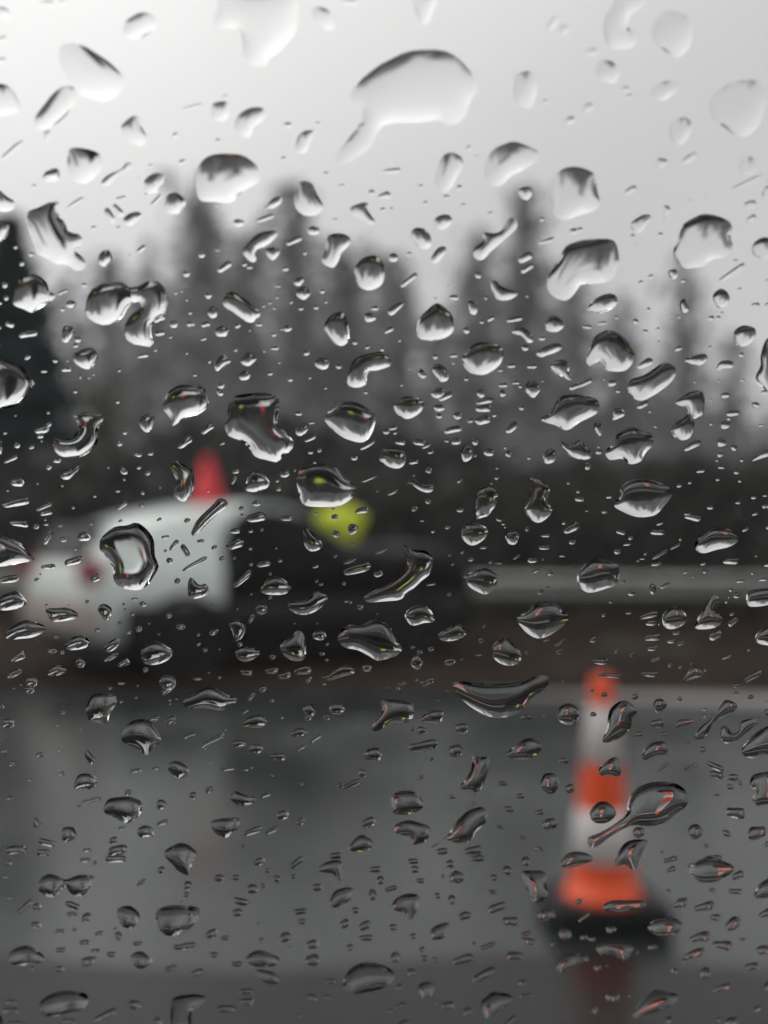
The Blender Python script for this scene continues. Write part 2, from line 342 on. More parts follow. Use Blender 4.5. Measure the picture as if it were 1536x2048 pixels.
def wheel(x, side):
    r = .31; root = bpy.data.objects.new('wheel', None); COL.objects.link(root); root.parent = CAR; root.location = (x, HW + side * .76, r)
    bm = bmesh.new(); lathe(bm, [(.2, -.10), (.29, -.10), (.31, -.07), (.31, .07), (.29, .10), (.2, .10)], 40, axis='Y'); bm_obj('tyre', bm, M['tyre'], root, True)
    bm = bmesh.new(); lathe(bm, [(.195, -.085), (.205, 0), (.195, .085)], 32, axis='Y')
    for k in range(7):
        a = k * 2 * math.pi / 7; box(bm, (math.cos(a) * .11, side * .088, math.sin(a) * .11), (.17, .012, .035), Matrix.Rotation(-a, 4, 'Y'))
    bm_obj('rim', bm, M['rim'], root)
    bm = bmesh.new(); lathe(bm, [(.385, -.04), (.385, .125), (.325, .128), (.325, -.04)], 40, axis='Y', caps=False) if side > 0 else lathe(bm, [(.385, .04), (.385, -.125), (.325, -.128), (.325, .04)], 40, axis='Y', caps=False)
    bm_obj('wheel_arch_trim', bm, M['darkpl'], CAR, True).location = (x, HW + side * .76, r + .02)
for x in (.82, 3.27):
    for s_ in (-1, 1): wheel(x, s_)
for s_ in (-1, 1): patch('sill_cladding', .30, 4.1, .06, .27, M['darkpl'], .022, s_, 30, 6)
bm = bmesh.new(); box(bm, (2.1, HW, .20), (3.7, 1.45, .16)); bm_obj('underbody', bm, M['darkpl'], CAR, bevel=.02)
# red cone on its roof
roofp = CAR.matrix_basis @ Vector((1.12, HW - .25, 1.502)) if False else None
cr = empty('traffic_cone', (0, 0, 0)); tag(cr, 'small plain red cone standing upright on the roof of the pale car', 'traffic cone')
c38, s38 = math.cos(R(38)), math.sin(R(38))
def carw(x, y, z): return (-2.336 + x * c38 - y * s38, 8.78 + x * s38 + y * c38, z)
cr.location = carw(1.37, .60, 1.505); cr.scale = (1, 1, .95)
bm = bmesh.new(); lathe(bm, [(.15, .02), (.135, .04), (.034, .43), (.022, .445), (.0001, .445)], 28); bm_obj('cone_body', bm, M['conered'], cr, True)
bm = bmesh.new(); box(bm, (0, 0, .012), (.34, .34, .024)); bm_obj('base', bm, M['conered'], cr, bevel=.008)
# ------------------------------------------------------------------ person beyond the bonnet
PX, PY = X(682, 12.8), 12.8
pr = empty('person', (PX, PY, .01)); tag(pr, 'person in dark clothes and a yellow-green reflective vest standing behind the car bonnet', 'person')
pr.rotation_euler[2] = R(8); pr.scale = (1.04, 1.04, 1.02)
def skin_obj(name, verts, edges, m, parent, root=0, sub=2):
    me = bpy.data.meshes.new(name); me.from_pydata([q[:3] for q in verts], edges, []); me.update()
    o = link(name, me, None, parent)
    for mm in (m if isinstance(m, (list, tuple)) else [m]): me.materials.append(mm)
    sk = o.modifiers.new('skin', 'SKIN'); sk.use_smooth_shade = True
    for i, q in enumerate(verts):
        rx, ry = (q[3], q[4]) if len(q) > 4 else (q[3], q[3])
        me.skin_vertices[0].data[i].radius = (rx, ry); me.skin_vertices[0].data[i].use_root = (i == root)
    sb = o.modifiers.new('sub', 'SUBSURF'); sb.levels = sb.render_levels = sub
    return o
bv = [(0, 0, .95, .125, .095), (0, 0, 1.12, .125, .09), (0, 0, 1.32, .17, .11), (0, 0, 1.43, .13, .09), (0, .0, 1.50, .055), (0, -.01, 1.57, .06),
      (.19, 0, 1.41, .062), (.27, -.02, 1.15, .048), (.20, -.20, 1.05, .036), (.17, -.27, 1.04, .03),
      (-.19, 0, 1.41, .062), (-.28, -.02, 1.15, .048), (-.20, -.20, 1.05, .036), (-.17, -.27, 1.04, .03),
      (.10, 0, .88, .095), (.11, -.01, .50, .062), (.11, .02, .12, .042), (.12, -.10, .05, .04, .03),
      (-.10, 0, .88, .095), (-.11, -.01, .50, .062), (-.11, .02, .12, .042), (-.12, -.10, .05, .04, .03), (0, -.01, 1.66, .085, .095), (0, -.01, 1.74, .065, .075)]
be = [(0, 1), (1, 2), (2, 3), (3, 4), (4, 5), (3, 6), (6, 7), (7, 8), (8, 9), (3, 10), (10, 11), (11, 12), (12, 13), (0, 14), (14, 15), (15, 16), (16, 17), (0, 18), (18, 19), (19, 20), (20, 21), (5, 22), (22, 23)]
body = skin_obj('body', bv, be, [M['cloth']], pr)
dg = bpy.context.evaluated_depsgraph_get(); bme = bpy.data.meshes.new_from_object(body.evaluated_get(dg)); body.modifiers.clear(); body.data = bme
bme.materials.clear(); [bme.materials.append(M[k]) for k in ('cloth', 'skin', 'trouser', 'lime')]
for p in bme.polygons:
    c = p.center; p.material_index = 1 if (c.z > 1.49 or (c.y < -.225 and .9 < c.z < 1.2)) else (2 if c.z < .95 else 3 if (abs(c.x) > .15 and c.z > 1.31) else 0)
bme.shade_smooth()
bm = bmesh.new()                # vest: open-sided shell round the chest
def ell(z, a, b, n=28): return [bm.verts.new((a * math.cos(2 * math.pi * k / n), b * math.sin(2 * math.pi * k / n), z)) for k in range(n)]
rg_ = [ell(z, a, b) for z, a, b in [(.98, .145, .12), (1.10, .16, .13), (1.22, .215, .155), (1.32, .27, .175), (1.40, .26, .16), (1.455, .19, .125), (1.485, .085, .09)]]
for a, b in zip(rg_, rg_[1:]):
    for k in range(28): bm.faces.new((a[k], a[(k + 1) % 28], b[(k + 1) % 28], b[k]))
vest = bm_obj('reflective_vest', bm, M['lime'], pr, True); s = vest.modifiers.new('s', 'SOLIDIFY'); s.thickness = .008; s.offset = 1
for z in (1.04, 1.16):
    bm = bmesh.new(); lathe(bm, [(.158 + (z > 1.1) * .030, z), (.163 + (z > 1.1) * .042, z + .05)], 28, caps=False)
    for q in bm.verts: q.co.y *= .79
    b_ = bm_obj('reflective_band', bm, M['band'], vest, True); s = b_.modifiers.new('s', 'SOLIDIFY'); s.thickness = .004; s.offset = 1
bm = bmesh.new(); bmesh.ops.create_uvsphere(bm, u_segments=20, v_segments=14, radius=1, matrix=Matrix.Translation((0, .012, 1.70)) @ Matrix.Diagonal((.098, .112, .11, 1)))
bmesh.ops.delete(bm, geom=[q for q in bm.verts if q.co.y < -.02 and q.co.z < 1.735], context='VERTS'); bm_obj('hair', bm, M['hair'], pr, True).modifiers.new('s', 'SOLIDIFY').thickness = .006
bm = bmesh.new()
bmesh.ops.create_cone(bm, cap_ends=True, segments=8, radius1=.018, radius2=.008, depth=.05, matrix=Matrix.Translation((0, -.11, 1.655)) @ Matrix.Rotation(R(-20), 4, 'X')); bm_obj('nose', bm, M['skin'], pr, True)
for sx in (-1, 1):
    bm = bmesh.new(); bmesh.ops.create_uvsphere(bm, u_segments=10, v_segments=8, radius=.011, matrix=Matrix.Translation((sx * .032, -.093, 1.68))); bm_obj('eye', bm, M['hair'], pr, True)
    bm = bmesh.new(); bmesh.ops.create_uvsphere(bm, u_segments=10, v_segments=8, radius=1, matrix=Matrix.Translation((sx * .092, 0, 1.665)) @ Matrix.Diagonal((.014, .02, .032, 1))); bm_obj('ear', bm, M['skin'], pr, True)
    hv = [(sx * .17, -.27, 1.04, .028, .018), (sx * .16, -.33, 1.03, .036, .016)]; he = [(0, 1)]
    for k in range(4):
        fx = (k - 1.5) * .019; n0 = len(hv); ln = (.030, .036, .034, .027)[k]
        hv += [(sx * .16 + fx, -.345, 1.03, .009), (sx * .16 + fx, -.345 - ln, 1.02, .008), (sx * .16 + fx, -.35 - ln * 1.4, .995, .007)]; he += [(1, n0), (n0, n0 + 1), (n0 + 1, n0 + 2)]
    n0 = len(hv); hv += [(sx * .16 - sx * .035, -.31, 1.025, .010), (sx * .16 - sx * .055, -.335, 1.015, .008)]; he += [(0, n0), (n0, n0 + 1)]
    skin_obj('hand', hv, he, M['skin'], pr, sub=1)
# ------------------------------------------------------------------ striped cone in front
cn = empty('traffic_cone', (X(1202, 3.45), 3.45, .0)); tag(cn, 'tall orange cone with two white bands on a black base on the near road', 'traffic cone')
cn.rotation_euler[2] = R(4)
H0, H1, R0, R1 = .085, .755, .108, .030
rad = lambda z: R0 + (R1 - R0) * (z - H0) / (H1 - H0)
bm = bmesh.new(); lathe(bm, [(rad(H0) + .02, H0 - .008), (rad(H0), H0 + .015)] + [(rad(z), z) for z in np.linspace(.1, H1, 12)] + [(R1 - .006, H1 + .006), (R1 - .012, H1 - .02)], 48); bm_obj('cone_body', bm, M['orange'], cn, True)
for a, b in ((.195, .352), (.493, .668)):
    bm = bmesh.new(); lathe(bm, [(rad(a) + .0005, a), (rad(a) + .003, a + .002), (rad(b) + .003, b - .002), (rad(b) + .0005, b)], 48, caps=False); bm_obj('reflective_band', bm, M['white'], cn, True)
bm = bmesh.new(); box(bm, (0, 0, .045), (.36, .30, .075)); 
for sx in (-1, 1):
    for sy in (-1, 1): box(bm, (sx * .13, sy * .11, .012), (.09, .09, .02))
bm_obj('base', bm, M['rubber'], cn, bevel=.012)
# ------------------------------------------------------------------ the car we sit in: window, door, dark cabin walled in against sky reflections
TILT = R(20)
P0 = Vector((0, .25, 1.2)); UU = Vector((1, 0, 0)); VV = Vector((0, -math.sin(TILT), math.cos(TILT))); NN = Vector((0, math.cos(TILT), math.sin(TILT)))
PM = Matrix((UU, VV, NN)).transposed()
own = empty('viewing_car', (0, .05, .3)); tag(own, 'dark car cabin around the viewer, seen only as its rain-covered side window', 'car')
def at_pane(u, v, n=0): return P0 + UU * u + VV * v + NN * n
def own_box(name, c, s, m, bev=.01, pane=False):
    bm = bmesh.new(); box(bm, (0, 0, 0), s)
    o = bm_obj(name, bm, m, own, bevel=bev)
    o.matrix_world = Matrix.Translation(c if not pane else at_pane(*c)) @ (PM.to_4x4() if pane else Matrix())
    o.matrix_parent_inverse = Matrix.Translation(own.location).inverted(); return o
gl = own_box('window_glass', (0.02, .0, -.002), (1.0, .50, .004), M['pane'], 0, True)
own_box('window_frame', (.02, .275, 0), (1.10, .05, .04), M['seal'], .006, True)
own_box('window_frame', (.02, -.275, 0), (1.10, .05, .04), M['seal'], .006, True)
own_box('window_frame', (-.505, 0, 0), (.05, .50, .04), M['seal'], .006, True)
own_box('window_frame', (.545, 0, 0), (.05, .50, .04), M['seal'], .006, True)
own_box('door', (0, .345, .60), (2.6, .12, .62), M['black'], .03)
own_box('pillar', (-.92, .27, 1.2), (.76, .08, .60), M['cabin'], .02)
own_box('pillar', (.96, .27, 1.2), (.76, .08, .60), M['cabin'], .02)
own_box('roof', (0, -.42, 1.53), (2.7, 1.36, .06), M['cabin'], .02)
own_box('far_side_light_block', (0, -1.13, .9), (2.6, .05, 1.22), M['cabin'], .02)  # unseen, left windowless to block sky reflections in pane and drops
own_box('front_light_block', (1.33, -.42, .9), (.05, 1.4, 1.22), M['cabin'], .02)  # unseen windowless end wall, closed for the same dark reflections
own_box('rear_light_block', (-1.33, -.42, .9), (.05, 1.4, 1.22), M['cabin'], .02)  # unseen windowless wall at the other end, also blocking sky light
own_box('cabin_floor', (0, -.42, .30), (2.6, 1.4, .05), M['cabin'], .02)
own_box('seat', (-.35, -.45, .52), (.5, .5, .25), M['cloth'], .08)
# ------------------------------------------------------------------ raindrops
DATA = """T 0 0
P -60,690 60,680 120,720 180,850 140,910 -60,920
P 580,350 680,370 860,480 960,570 1010,640 960,760 840,820 740,790 640,750 560,640 500,520 480,420 520,360 # broad pale drop in the upper-left sky # broad faint raindrop in the upper-left sky with a slanting dark slash
P 520,690 600,700 640,770 580,880 480,980 370,1040 290,1010 300,930 360,850 430,760
P 1050,150 1120,110 1200,110 1260,150 1270,210 1200,270 1100,320 1010,290 1000,220 1020,170
P 980,1010 1040,950 1090,925 1140,950 1140,1010 1185,1085 1185,1130 1140,1170 1060,1140 990,1070
P 580,1185 700,1190 800,1225 835,1290 830,1340 760,1430 680,1470 600,1440 555,1350 555,1260
P 1040,1295 1085,1310 1060,1350 960,1400 880,1480 815,1480 830,1440 880,1395 980,1350 1010,1310
E 390,1090,100,60,80;115,1200,240,45,40;390,35,120,50,0;515,20,70,50,40;40,100,130,80,-30;30,320,100,50,20;30,490,90,50,5
E 1410,1080,60,35,30;1465,1295,60,40,25;1215,1325,40,25,0;1540,855,190,22,14;430,1390,130,80,5
T 384 0
P 200,-60 800,-60 850,100 840,250 780,340 700,420 620,480 590,540 500,530 420,490 410,380 380,240 200,230 180,150 220,50 # huge drop cut by the top edge # huge bright raindrop cut off by the top edge, hanging to a blunt tip
P 980,60 1100,90 1140,200 1100,250 1010,200 960,130
P 175,830 290,815 310,900 270,965 190,960 160,900
P 385,915 470,865 570,865 600,930 520,1010 460,1100 400,1090 350,1030 350,970
P 830,1160 860,1080 910,1045 960,1040 1030,1010 980,1080 950,1130 930,1200 880,1230 835,1210
F 711,172 734,150 768,125 793,115 813,104 868,100 908,110 943,145 958,170 948,195 930,208 940,220 918,245 903,255 883,243 868,239 843,246 780,247 756,260 751,282 729,307 696,325 674,335 674,305 704,270 729,232 721,215 697,200 # large fish-shaped drop with a tail # largest raindrop in the sky, fish-shaped with a curved tail running down to the left
F 400,330 410,318 427,309 455,307 485,310 505,322 518,335 522,360 500,375 478,390 465,405 430,403 402,400 393,375 392,350 # dark-capped drop above the tall trees # large raindrop with a slate grey cap hanging just above the tallest bare trees
E 1260,20,150,60,-10;270,775,50,25,25;770,1000,80,50,0;1005,990,50,25,10;215,1125,50,35,0;735,1270,50,35,15
T 768 0
P 150,-50 420,-50 400,60 350,190 280,180 240,60
P 1050,600 1180,575 1220,680 1200,800 1170,870 1080,850 1030,780 1035,680
F 880,320 890,308 905,305 922,314 926,330 915,350 900,378 885,385 870,365 872,345
F 968,335 970,322 985,300 1003,290 1025,283 1045,288 1065,297 1078,305 1072,322 1045,340 1020,352 1005,368 985,372 968,355 # violet-capped drop in the middle sky # slanting raindrop in the middle sky with a violet-grey cap and a small pointed nose
E 1340,190,140,60,60;1430,240,90,80,0;1280,815,60,30,15;1480,965,100,70,20;670,1185,60,30,30;735,1250,30,20,0;60,1365,160,40,3
T 1152 0
P 330,-40 560,-40 520,60 440,110 410,160 410,230 450,260 480,310 450,380 360,400 260,390 230,340 210,240 230,120 280,60 # hook-shaped drop at the top # hook-shaped raindrop curling down from the top edge on the right
P 620,180 680,110 740,90 840,110 900,180 920,280 890,390 830,450 770,470 700,410 630,360 590,290
P 180,490 290,500 340,570 320,650 270,670 180,640 150,570
P 580,730 620,690 700,650 800,655 820,690 760,760 680,810 610,790
P 1080,760 1160,700 1260,650 1400,640 1480,690 1510,760 1490,880 1450,1000 1370,1080 1290,1100 1220,1060 1160,1010 1090,970 1060,880 1065,800 # big smooth drop at the right sky edge # big smooth leaf-shaped raindrop in the sky beside the right edge with a small dark hook
P 740,1000 800,950 870,940 915,1000 890,1090 830,1160 770,1140 735,1080
P 1290,1310 1350,1250 1410,1265 1430,1310 1400,1390 1300,1390
F 1110,350 1125,337 1150,333 1175,340 1190,352 1192,380 1198,400 1195,415 1175,425 1150,432 1130,440 1110,432 1102,410 1100,375 # pale square drop # squarish pale raindrop in the right sky with a small grey wedge at its top
E 110,420,120,60,0;380,715,80,50,0;410,770,60,35,-5;85,865,110,70,25;670,1300,110,80,5;895,1265,150,55,35
T 0 342
P 355,40 420,-10 480,-10 490,40 470,80 380,80
P -60,100 0,140 70,200 130,240 130,290 70,320 0,310 -60,250
P 240,320 320,290 400,250 450,240 480,200 485,280 480,360 530,400 560,480 640,500 680,550 650,600 620,640 680,690 700,750 660,795 590,780 540,740 460,740 390,690 320,660 300,590 260,500 230,400 # jagged star-like drop # jagged star-like raindrop above the dark evergreen, bright along its lower left side
P 1160,90 1200,40 1260,15 1310,30 1315,90 1260,170 1180,170
P 1325,270 1350,190 1410,170 1450,190 1495,240 1480,290 1430,340 1350,330
P 1000,375 1060,330 1120,325 1145,355 1110,400 1050,435 1005,420
P -50,400 60,410 90,450 80,500 30,560 -50,570
P 800,690 830,640 880,630 905,680 900,720 850,760 805,740
P 140,930 180,850 250,820 320,830 390,890 410,960 460,980 430,1030 350,1080 270,1125 210,1100 120,1060 130,990 # drop on the dark evergreen # mint-white raindrop in front of the dark evergreen, bright along its ragged bottom
P 700,1050 740,950 860,885 1000,890 1050,930 1150,905 1180,865 1290,890 1345,980 1350,1080 1320,1150 1240,1200 1215,1270 1240,1368 1230,1400 1130,1385 1040,1360 1000,1260 1060,1140 1150,1070 1100,1030 1040,1080 970,1190 830,1225 720,1170 690,1110 # twin-lobed drop # twin-lobed raindrop like an upturned heart, left of the tall bare trees
P 520,1240 600,1240 600,1310 560,1360 510,1350
E 285,118,45,25,10;610,255,175,30,32;1260,230,130,30,45;960,220,40,30,0;955,310,120,50,-50;890,350,130,60,-60;760,450,50,30,0;1140,620,90,35,35;265,662,45,30,0
E 55,905,45,50,0;15,1050,40,30,0;515,962,90,25,25;580,1060,80,60,0;685,905,50,25,-15;95,1220,80,40,-15;10,1245,40,30,0;240,1300,150,60,8;1280,1175,100,50,25;1285,1290,80,40,10;1400,1215,70,70,0;1525,1215,50,40,0;635,1340,60,50,0
T 384 342
P 825,200 860,100 910,80 970,110 1000,180 1040,250 1055,300 1000,350 900,350 830,290 # bell-shaped drop # bell-shaped raindrop with a grey streak down its right side, high over the trees
P 615,260 680,205 725,215 700,270 620,300
P 1275,285 1370,250 1415,260 1400,300 1440,360 1465,400 1420,430 1350,380 1280,340
P 425,610 530,500 650,470 690,500 620,580 520,640 520,710 480,725 415,660
P 600,620 690,610 700,660 650,710 605,670
P 1090,520 1180,495 1255,520 1270,570 1210,640 1160,740 1120,770 1040,720 1070,630
P 1310,760 1370,690 1470,675 1530,740 1545,830 1510,910 1420,950 1340,920 1305,840 # round ball-like drop # round ball-like raindrop, dark on top and white below, in the middle of the trees
P 855,940 910,920 950,980 900,1025 840,990
P 250,1040 290,970 350,960 420,1010 500,1080 555,1130 500,1200 440,1200 370,1160 280,1090 # slug-shaped drop # slug-shaped raindrop lying down to the right over the tall bare trees
P 1060,1250 1090,1170 1160,1120 1220,1130 1250,1220 1260,1310 1240,1370 1180,1390 1100,1330
E 590,375,150,35,18;380,410,90,65,0;1075,20,40,40,0;1195,115,60,18,5;1145,385,40,20,0;975,475,100,75,0;820,555,130,45,25;1515,200,60,40,30;265,760,140,50,38;210,630,40,15,0;465,765,50,25,0;690,915,50,20,5;860,875,90,65,35
E 175,1125,85,85,10;115,1220,75,40,10;10,1215,40,35,0;245,1275,115,85,5;100,1335,50,20,20;540,1220,55,30,5;770,1250,75,50,10;995,1085,40,35,0;1460,1092,65,30,5;1425,1165,95,80,0
T 768 342
P 1070,150 1160,125 1180,180 1140,230 1090,210
P 400,390 450,350 520,350 540,400 480,460 410,450
P 210,520 240,455 320,460 370,520 370,600 310,620 240,570
P 375,690 430,610 490,600 490,640 430,720 370,735
P 720,620 790,550 790,490 870,495 940,470 980,400 1030,370 1060,400 1050,460 960,540 860,630 780,710 710,680 # bone-shaped drop # bone-shaped raindrop slanting up to the right against the grey sky
F 1120,510 1130,492 1155,481 1185,477 1222,478 1232,492 1236,520 1228,545 1218,560 1180,567 1160,568 1148,585 1130,600 1105,592 1093,575 1095,550 1108,530 # large slate-and-white drop # large right-hand raindrop, slate grey above and white below, pulled to a tip
P 850,880 900,880 940,920 1065,960 1030,1010 950,1030 880,1000
P 30,1120 90,1060 170,1040 110,1110 60,1150
P 670,1030 730,1040 745,1100 720,1145 670,1110
P 280,1170 350,1100 420,1050 490,1090 545,1150 555,1260 500,1320 400,1350 290,1335 260,1280 # onion-shaped drop # onion-shaped raindrop with a pointed dark top and white base in the pale gap between trees
P 1290,1200 1350,1145 1425,1195 1430,1240 1370,1280 1290,1265
P 1010,1280 1090,1240 1160,1280 1190,1350 1140,1365 1080,1310
E 20,190,70,60,0;290,120,45,25,10;600,130,50,45,25;495,205,60,35,10;630,270,40,30,20;75,690,75,70,0;845,335,50,20,10;1260,385,40,30,20;1295,555,140,35,18;1505,480,70,50,15;1125,690,125,65,30;1140,775,120,40,33
E 200,865,170,45,40;750,830,50,55,0;555,1005,75,40,0;40,1265,85,35,35;810,1010,25,25,0;850,1175,70,30,35;1040,1180,130,35,12
T 1152 342
P 430,415 520,350 590,350 560,420 500,490 450,480
P 1475,200 1490,130 1560,120 1560,210 1500,220
P 780,590 820,490 850,420 930,370 1010,340 1130,360 1230,420 1220,520 1240,600 1190,680 1060,710 1030,750 930,770 850,770 770,680 # big domed drop on the right # big domed raindrop on the right with a lilac-grey crown and a white lower half
P 1390,610 1430,550 1500,525 1580,560 1580,680 1490,700 1410,670
P 730,795 790,780 800,830 770,860 740,840
P 80,1100 140,1020 240,975 310,990 320,1050 250,1110 150,1130
P 1085,980 1140,935 1190,955 1215,1010 1190,1070 1120,1085 1080,1040
P 820,1060 850,1010 880,1060 890,1110 840,1125
P 1245,1290 1310,1230 1400,1240 1425,1280 1400,1350 1330,1395 1265,1380
F 1175,700 1185,675 1200,663 1220,658 1240,668 1258,690 1268,708 1262,725 1245,740 1210,738 1203,722 1190,722 1180,730 1171,722 # tooth-shaped drop # tooth-shaped raindrop with a black crown and two white roots on the right
E 1350,90,330,35,25;420,155,120,50,30;715,305,60,70,20;665,505,45,35,0;1375,270,120,60,20;1385,380,90,45,30;20,465,60,40,15;1260,712,40,25,0;1225,815,270,45,35;585,838,50,30,15
E 570,1100,30,30,0;465,1195,50,45,0;200,1210,85,25,8;80,1240,80,25,0;540,1275,50,30,-10;1420,1065,70,35,5;1520,1060,50,30,10
T 0 684
P -60,150 100,150 200,200 260,290 300,310 260,360 220,440 140,500 40,520 -60,510 # bowl-shaped drop at the left edge # bowl-shaped raindrop cut by the left edge, brilliant white along its bottom
P 595,100 650,60 740,35 790,80 790,130 750,190 700,208 620,165
P 580,590 640,570 700,545 840,575 820,640 790,700 800,760 760,840 650,910 500,900 440,830 440,750 540,760 620,720 640,640 # ear-shaped drop # ear-shaped raindrop with curled bright lines over the dark undergrowth at left
P 1120,620 1180,565 1235,570 1240,640 1200,710 1150,690
P 495,1030 590,1000 680,965 640,1010 580,1080 510,1080
F 330,800 340,780 360,768 385,768 408,772 418,790 418,810 400,825 375,832 345,850 340,830 328,815 # shell-shaped drop above the red cone # shell-shaped raindrop in the dark trees above the red cone, white on its lower side
F 343,928 355,918 372,928 386,935 390,960 385,985 368,1000 350,985 355,960 348,942
E 455,140,50,30,0;365,225,55,25,5;540,210,80,45,0;620,20,50,35,0;1150,100,100,30,10;655,265,20,35,0;615,385,35,30,0;400,553,30,25,0;350,690,120,60,10;400,650,60,40,30;335,740,60,40,0;1010,710,40,40,0;1110,885,70,35,-10;1210,880,50,25,0;1485,790,140,60,40
E 100,925,130,30,25;10,830,60,110,0;265,830,50,30,20;150,1110,120,70,0;465,935,70,35,0;1000,1015,80,50,-50;1120,990,40,30,20;145,1270,220,60,12;985,1295,110,35,38;950,1178,40,25,0;1150,1190,30,35,30;770,1220,30,20,0;365,1305,140,30,25;380,1350,110,40,10
T 384 684
P 190,160 250,95 310,130 310,155 250,200 200,225
P 400,130 470,65 520,120 510,150 460,185 405,165
F 697,737 709,717 729,707 765,702 780,715 782,728 760,737 735,745 733,765 715,773 697,768 693,752 # elbow-shaped drop # elbow-shaped raindrop bent down to the left in the middle of the trees
P 300,480 350,420 440,405 560,395 620,400 690,425 700,500 690,660 750,700 820,790 790,860 730,900 690,950 600,930 510,905 450,820 380,770 300,740 265,650 290,560 # big two-part drop above the roof # big two-part raindrop above the car roof with a black window-like top and white sagging bottom
P 1060,590 1120,520 1200,465 1320,475 1420,530 1470,590 1440,720 1370,790 1250,770 1150,710 1080,640 # acorn-shaped drop # acorn-shaped raindrop with a lime streak in its dark cap, above the reflective vest
P 860,1020 960,965 1060,960 1150,990 1230,1080 1310,1140 1300,1210 1200,1290 1050,1305 900,1290 860,1200 840,1100 # fish-eye drop above the vest # fish-eye raindrop with a yellow-green spot in its black cap, just above the reflective vest
P 430,1140 470,1030 540,1020 620,1090 610,1150 510,1185 440,1175
F 384,1062 395,1038 410,1022 428,1005 440,992 456,998 455,1010 440,1022 420,1040 400,1060 388,1068 # dark slanting drop on the pale roof # long dark slanting raindrop lying across the pale car roof below the red cone
E 665,40,70,30,5;430,255,100,80,35;240,335,60,50,20;230,390,70,50,-45;355,55,30,25,0;1045,160,120,100,0;1175,185,50,40,0;855,560,60,30,0;885,690,120,90,35;950,760,100,35,25;960,635,50,20,10;130,680,120,60,40;250,800,50,20,20
E 1405,810,140,35,33;1420,1080,150,22,22;950,870,45,25,0;1300,915,50,40,0;1525,920,50,60,0;355,1020,60,40,20;340,1090,80,30,60;745,1040,80,60,20;520,1275,70,45,5;985,950,25,20,0;1360,1330,110,50,15
T 768 684
P 660,70 700,20 790,-10 900,10 950,60 930,160 850,230 770,258 680,235 630,170 620,110 # bowl drop right of the gap # smooth round-bottomed raindrop like a bowl, just right of the pale gap between trees
P 270,240 300,205 340,260 300,280
P 385,200 430,165 490,200 515,280 460,310 400,260
P 1220,70 1320,10 1400,5 1410,50 1270,110 1220,100
P 1325,160 1430,130 1480,170 1470,230 1500,300 1420,270 1330,220
P 85,470 170,425 290,440 320,490 280,560 190,605 110,570 80,520
P -20,860 60,830 160,860 165,960 100,1000 0,960
F 1076,834 1100,823 1113,797 1130,787 1160,788 1190,795 1197,810 1190,825 1165,838 1150,847 1131,858 1110,848 1090,842 # bird-shaped drop # bird-shaped raindrop with a long dark beak to the left and white belly, on the right
P 170,1115 230,1080 300,1120 380,1120 395,1165 350,1192 280,1170 220,1125
P 740,1180 830,1140 900,1190 890,1290 860,1330 820,1380 740,1380 730,1280
P 1170,1100 1240,1090 1320,1160 1300,1260 1340,1330 1290,1400 1210,1430 1120,1340 1150,1240
F 1120,878 1138,887 1158,876 1170,890 1182,905 1175,915 1150,915 1135,908 1125,893
E 555,100,65,30,8;1015,180,70,35,8;925,218,45,20,15;1180,185,80,35,10;950,335,75,35,8;1050,318,70,20,8;1180,365,120,140,0;430,395,110,80,20;490,425,130,45,25;1510,350,80,40,20;440,515,90,60,0;440,580,50,40,10;585,575,70,70,30;770,400,70,70,0;800,465,140,45,12;790,520,130,60,0;790,610,130,70,20;550,690,150,50,14;880,575,40,25,20;1020,670,120,60,50;945,400,50,60,0
E 70,675,75,30,12;130,790,85,40,0;280,790,100,50,-10;335,820,80,30,25;370,868,50,25,15;500,778,35,20,0;575,785,80,50,15;235,945,80,35,15;660,880,100,130,0;835,870,80,70,0;990,880,50,60,0;1320,900,100,130,-15;65,1190,90,25,28;605,1330,60,35,5;890,1215,45,20,10
T 1152 684
P 1500,-20 1560,-20 1560,370 1450,330 1420,270 1460,180 1460,100
P 860,130 930,100 1020,85 1035,130 980,175 890,170
P 1115,190 1140,145 1230,140 1240,190 1120,215
P 395,360 430,290 530,255 620,200 700,155 780,190 790,240 740,320 620,410 510,460 440,430 # mussel-shaped drop # mussel-shaped raindrop slanting up to the right with a black upper rim and white underside
P 285,590 300,530 350,520 385,570 290,615
P 135,650 170,620 205,660 190,740 140,700
P 785,480 860,410 930,380 1000,390 1015,460 1000,570 940,600 930,680 890,760 810,770 750,710 780,640 870,580 880,520 # S-shaped drop # S-shaped raindrop of two linked blobs on the far right of the trees
P 225,860 300,790 320,720 440,670 540,700 590,720 610,800 540,880 510,940 420,965 360,920 260,930 # crab-shaped drop # crab-shaped raindrop with a bumpy black back and white legs, right of the middle
P 1390,940 1470,870 1570,840 1570,880 1460,920
P 345,1150 430,1090 560,1080 700,1130 760,1180 740,1240 700,1290 620,1370 480,1385 360,1340 290,1290 340,1220 # barrel-shaped drop above the guard rail # barrel-shaped raindrop over the dark undergrowth right of the middle, with a thin line across it
E 540,165,140,55,32;805,45,65,35,25;60,320,150,40,25;280,320,75,50,20;525,490,110,40,32;1180,415,75,45,8;1420,490,70,45,0;1490,390,60,30,15;1240,560,110,45,10;1180,650,85,65,15;1465,655,50,15,5;1150,790,80,70,10;920,815,160,45,33;625,665,30,20,0;1315,295,40,20,0
E 85,980,50,60,0;985,1020,75,22,12;1150,990,55,22,0;815,1135,45,30,10;255,1225,50,25,10;1060,1308,55,30,10;1405,1230,45,25,10;1280,1270,45,20,5;1495,1215,40,15,0;1520,1300,35,30,0;20,1240,80,40,0;1415,1360,50,20,20;880,1360,60,20,0
T 0 1026
P -60,160 90,180 200,240 260,320 300,350 200,380 -60,400
P 630,165 680,135 730,160 730,200 650,205
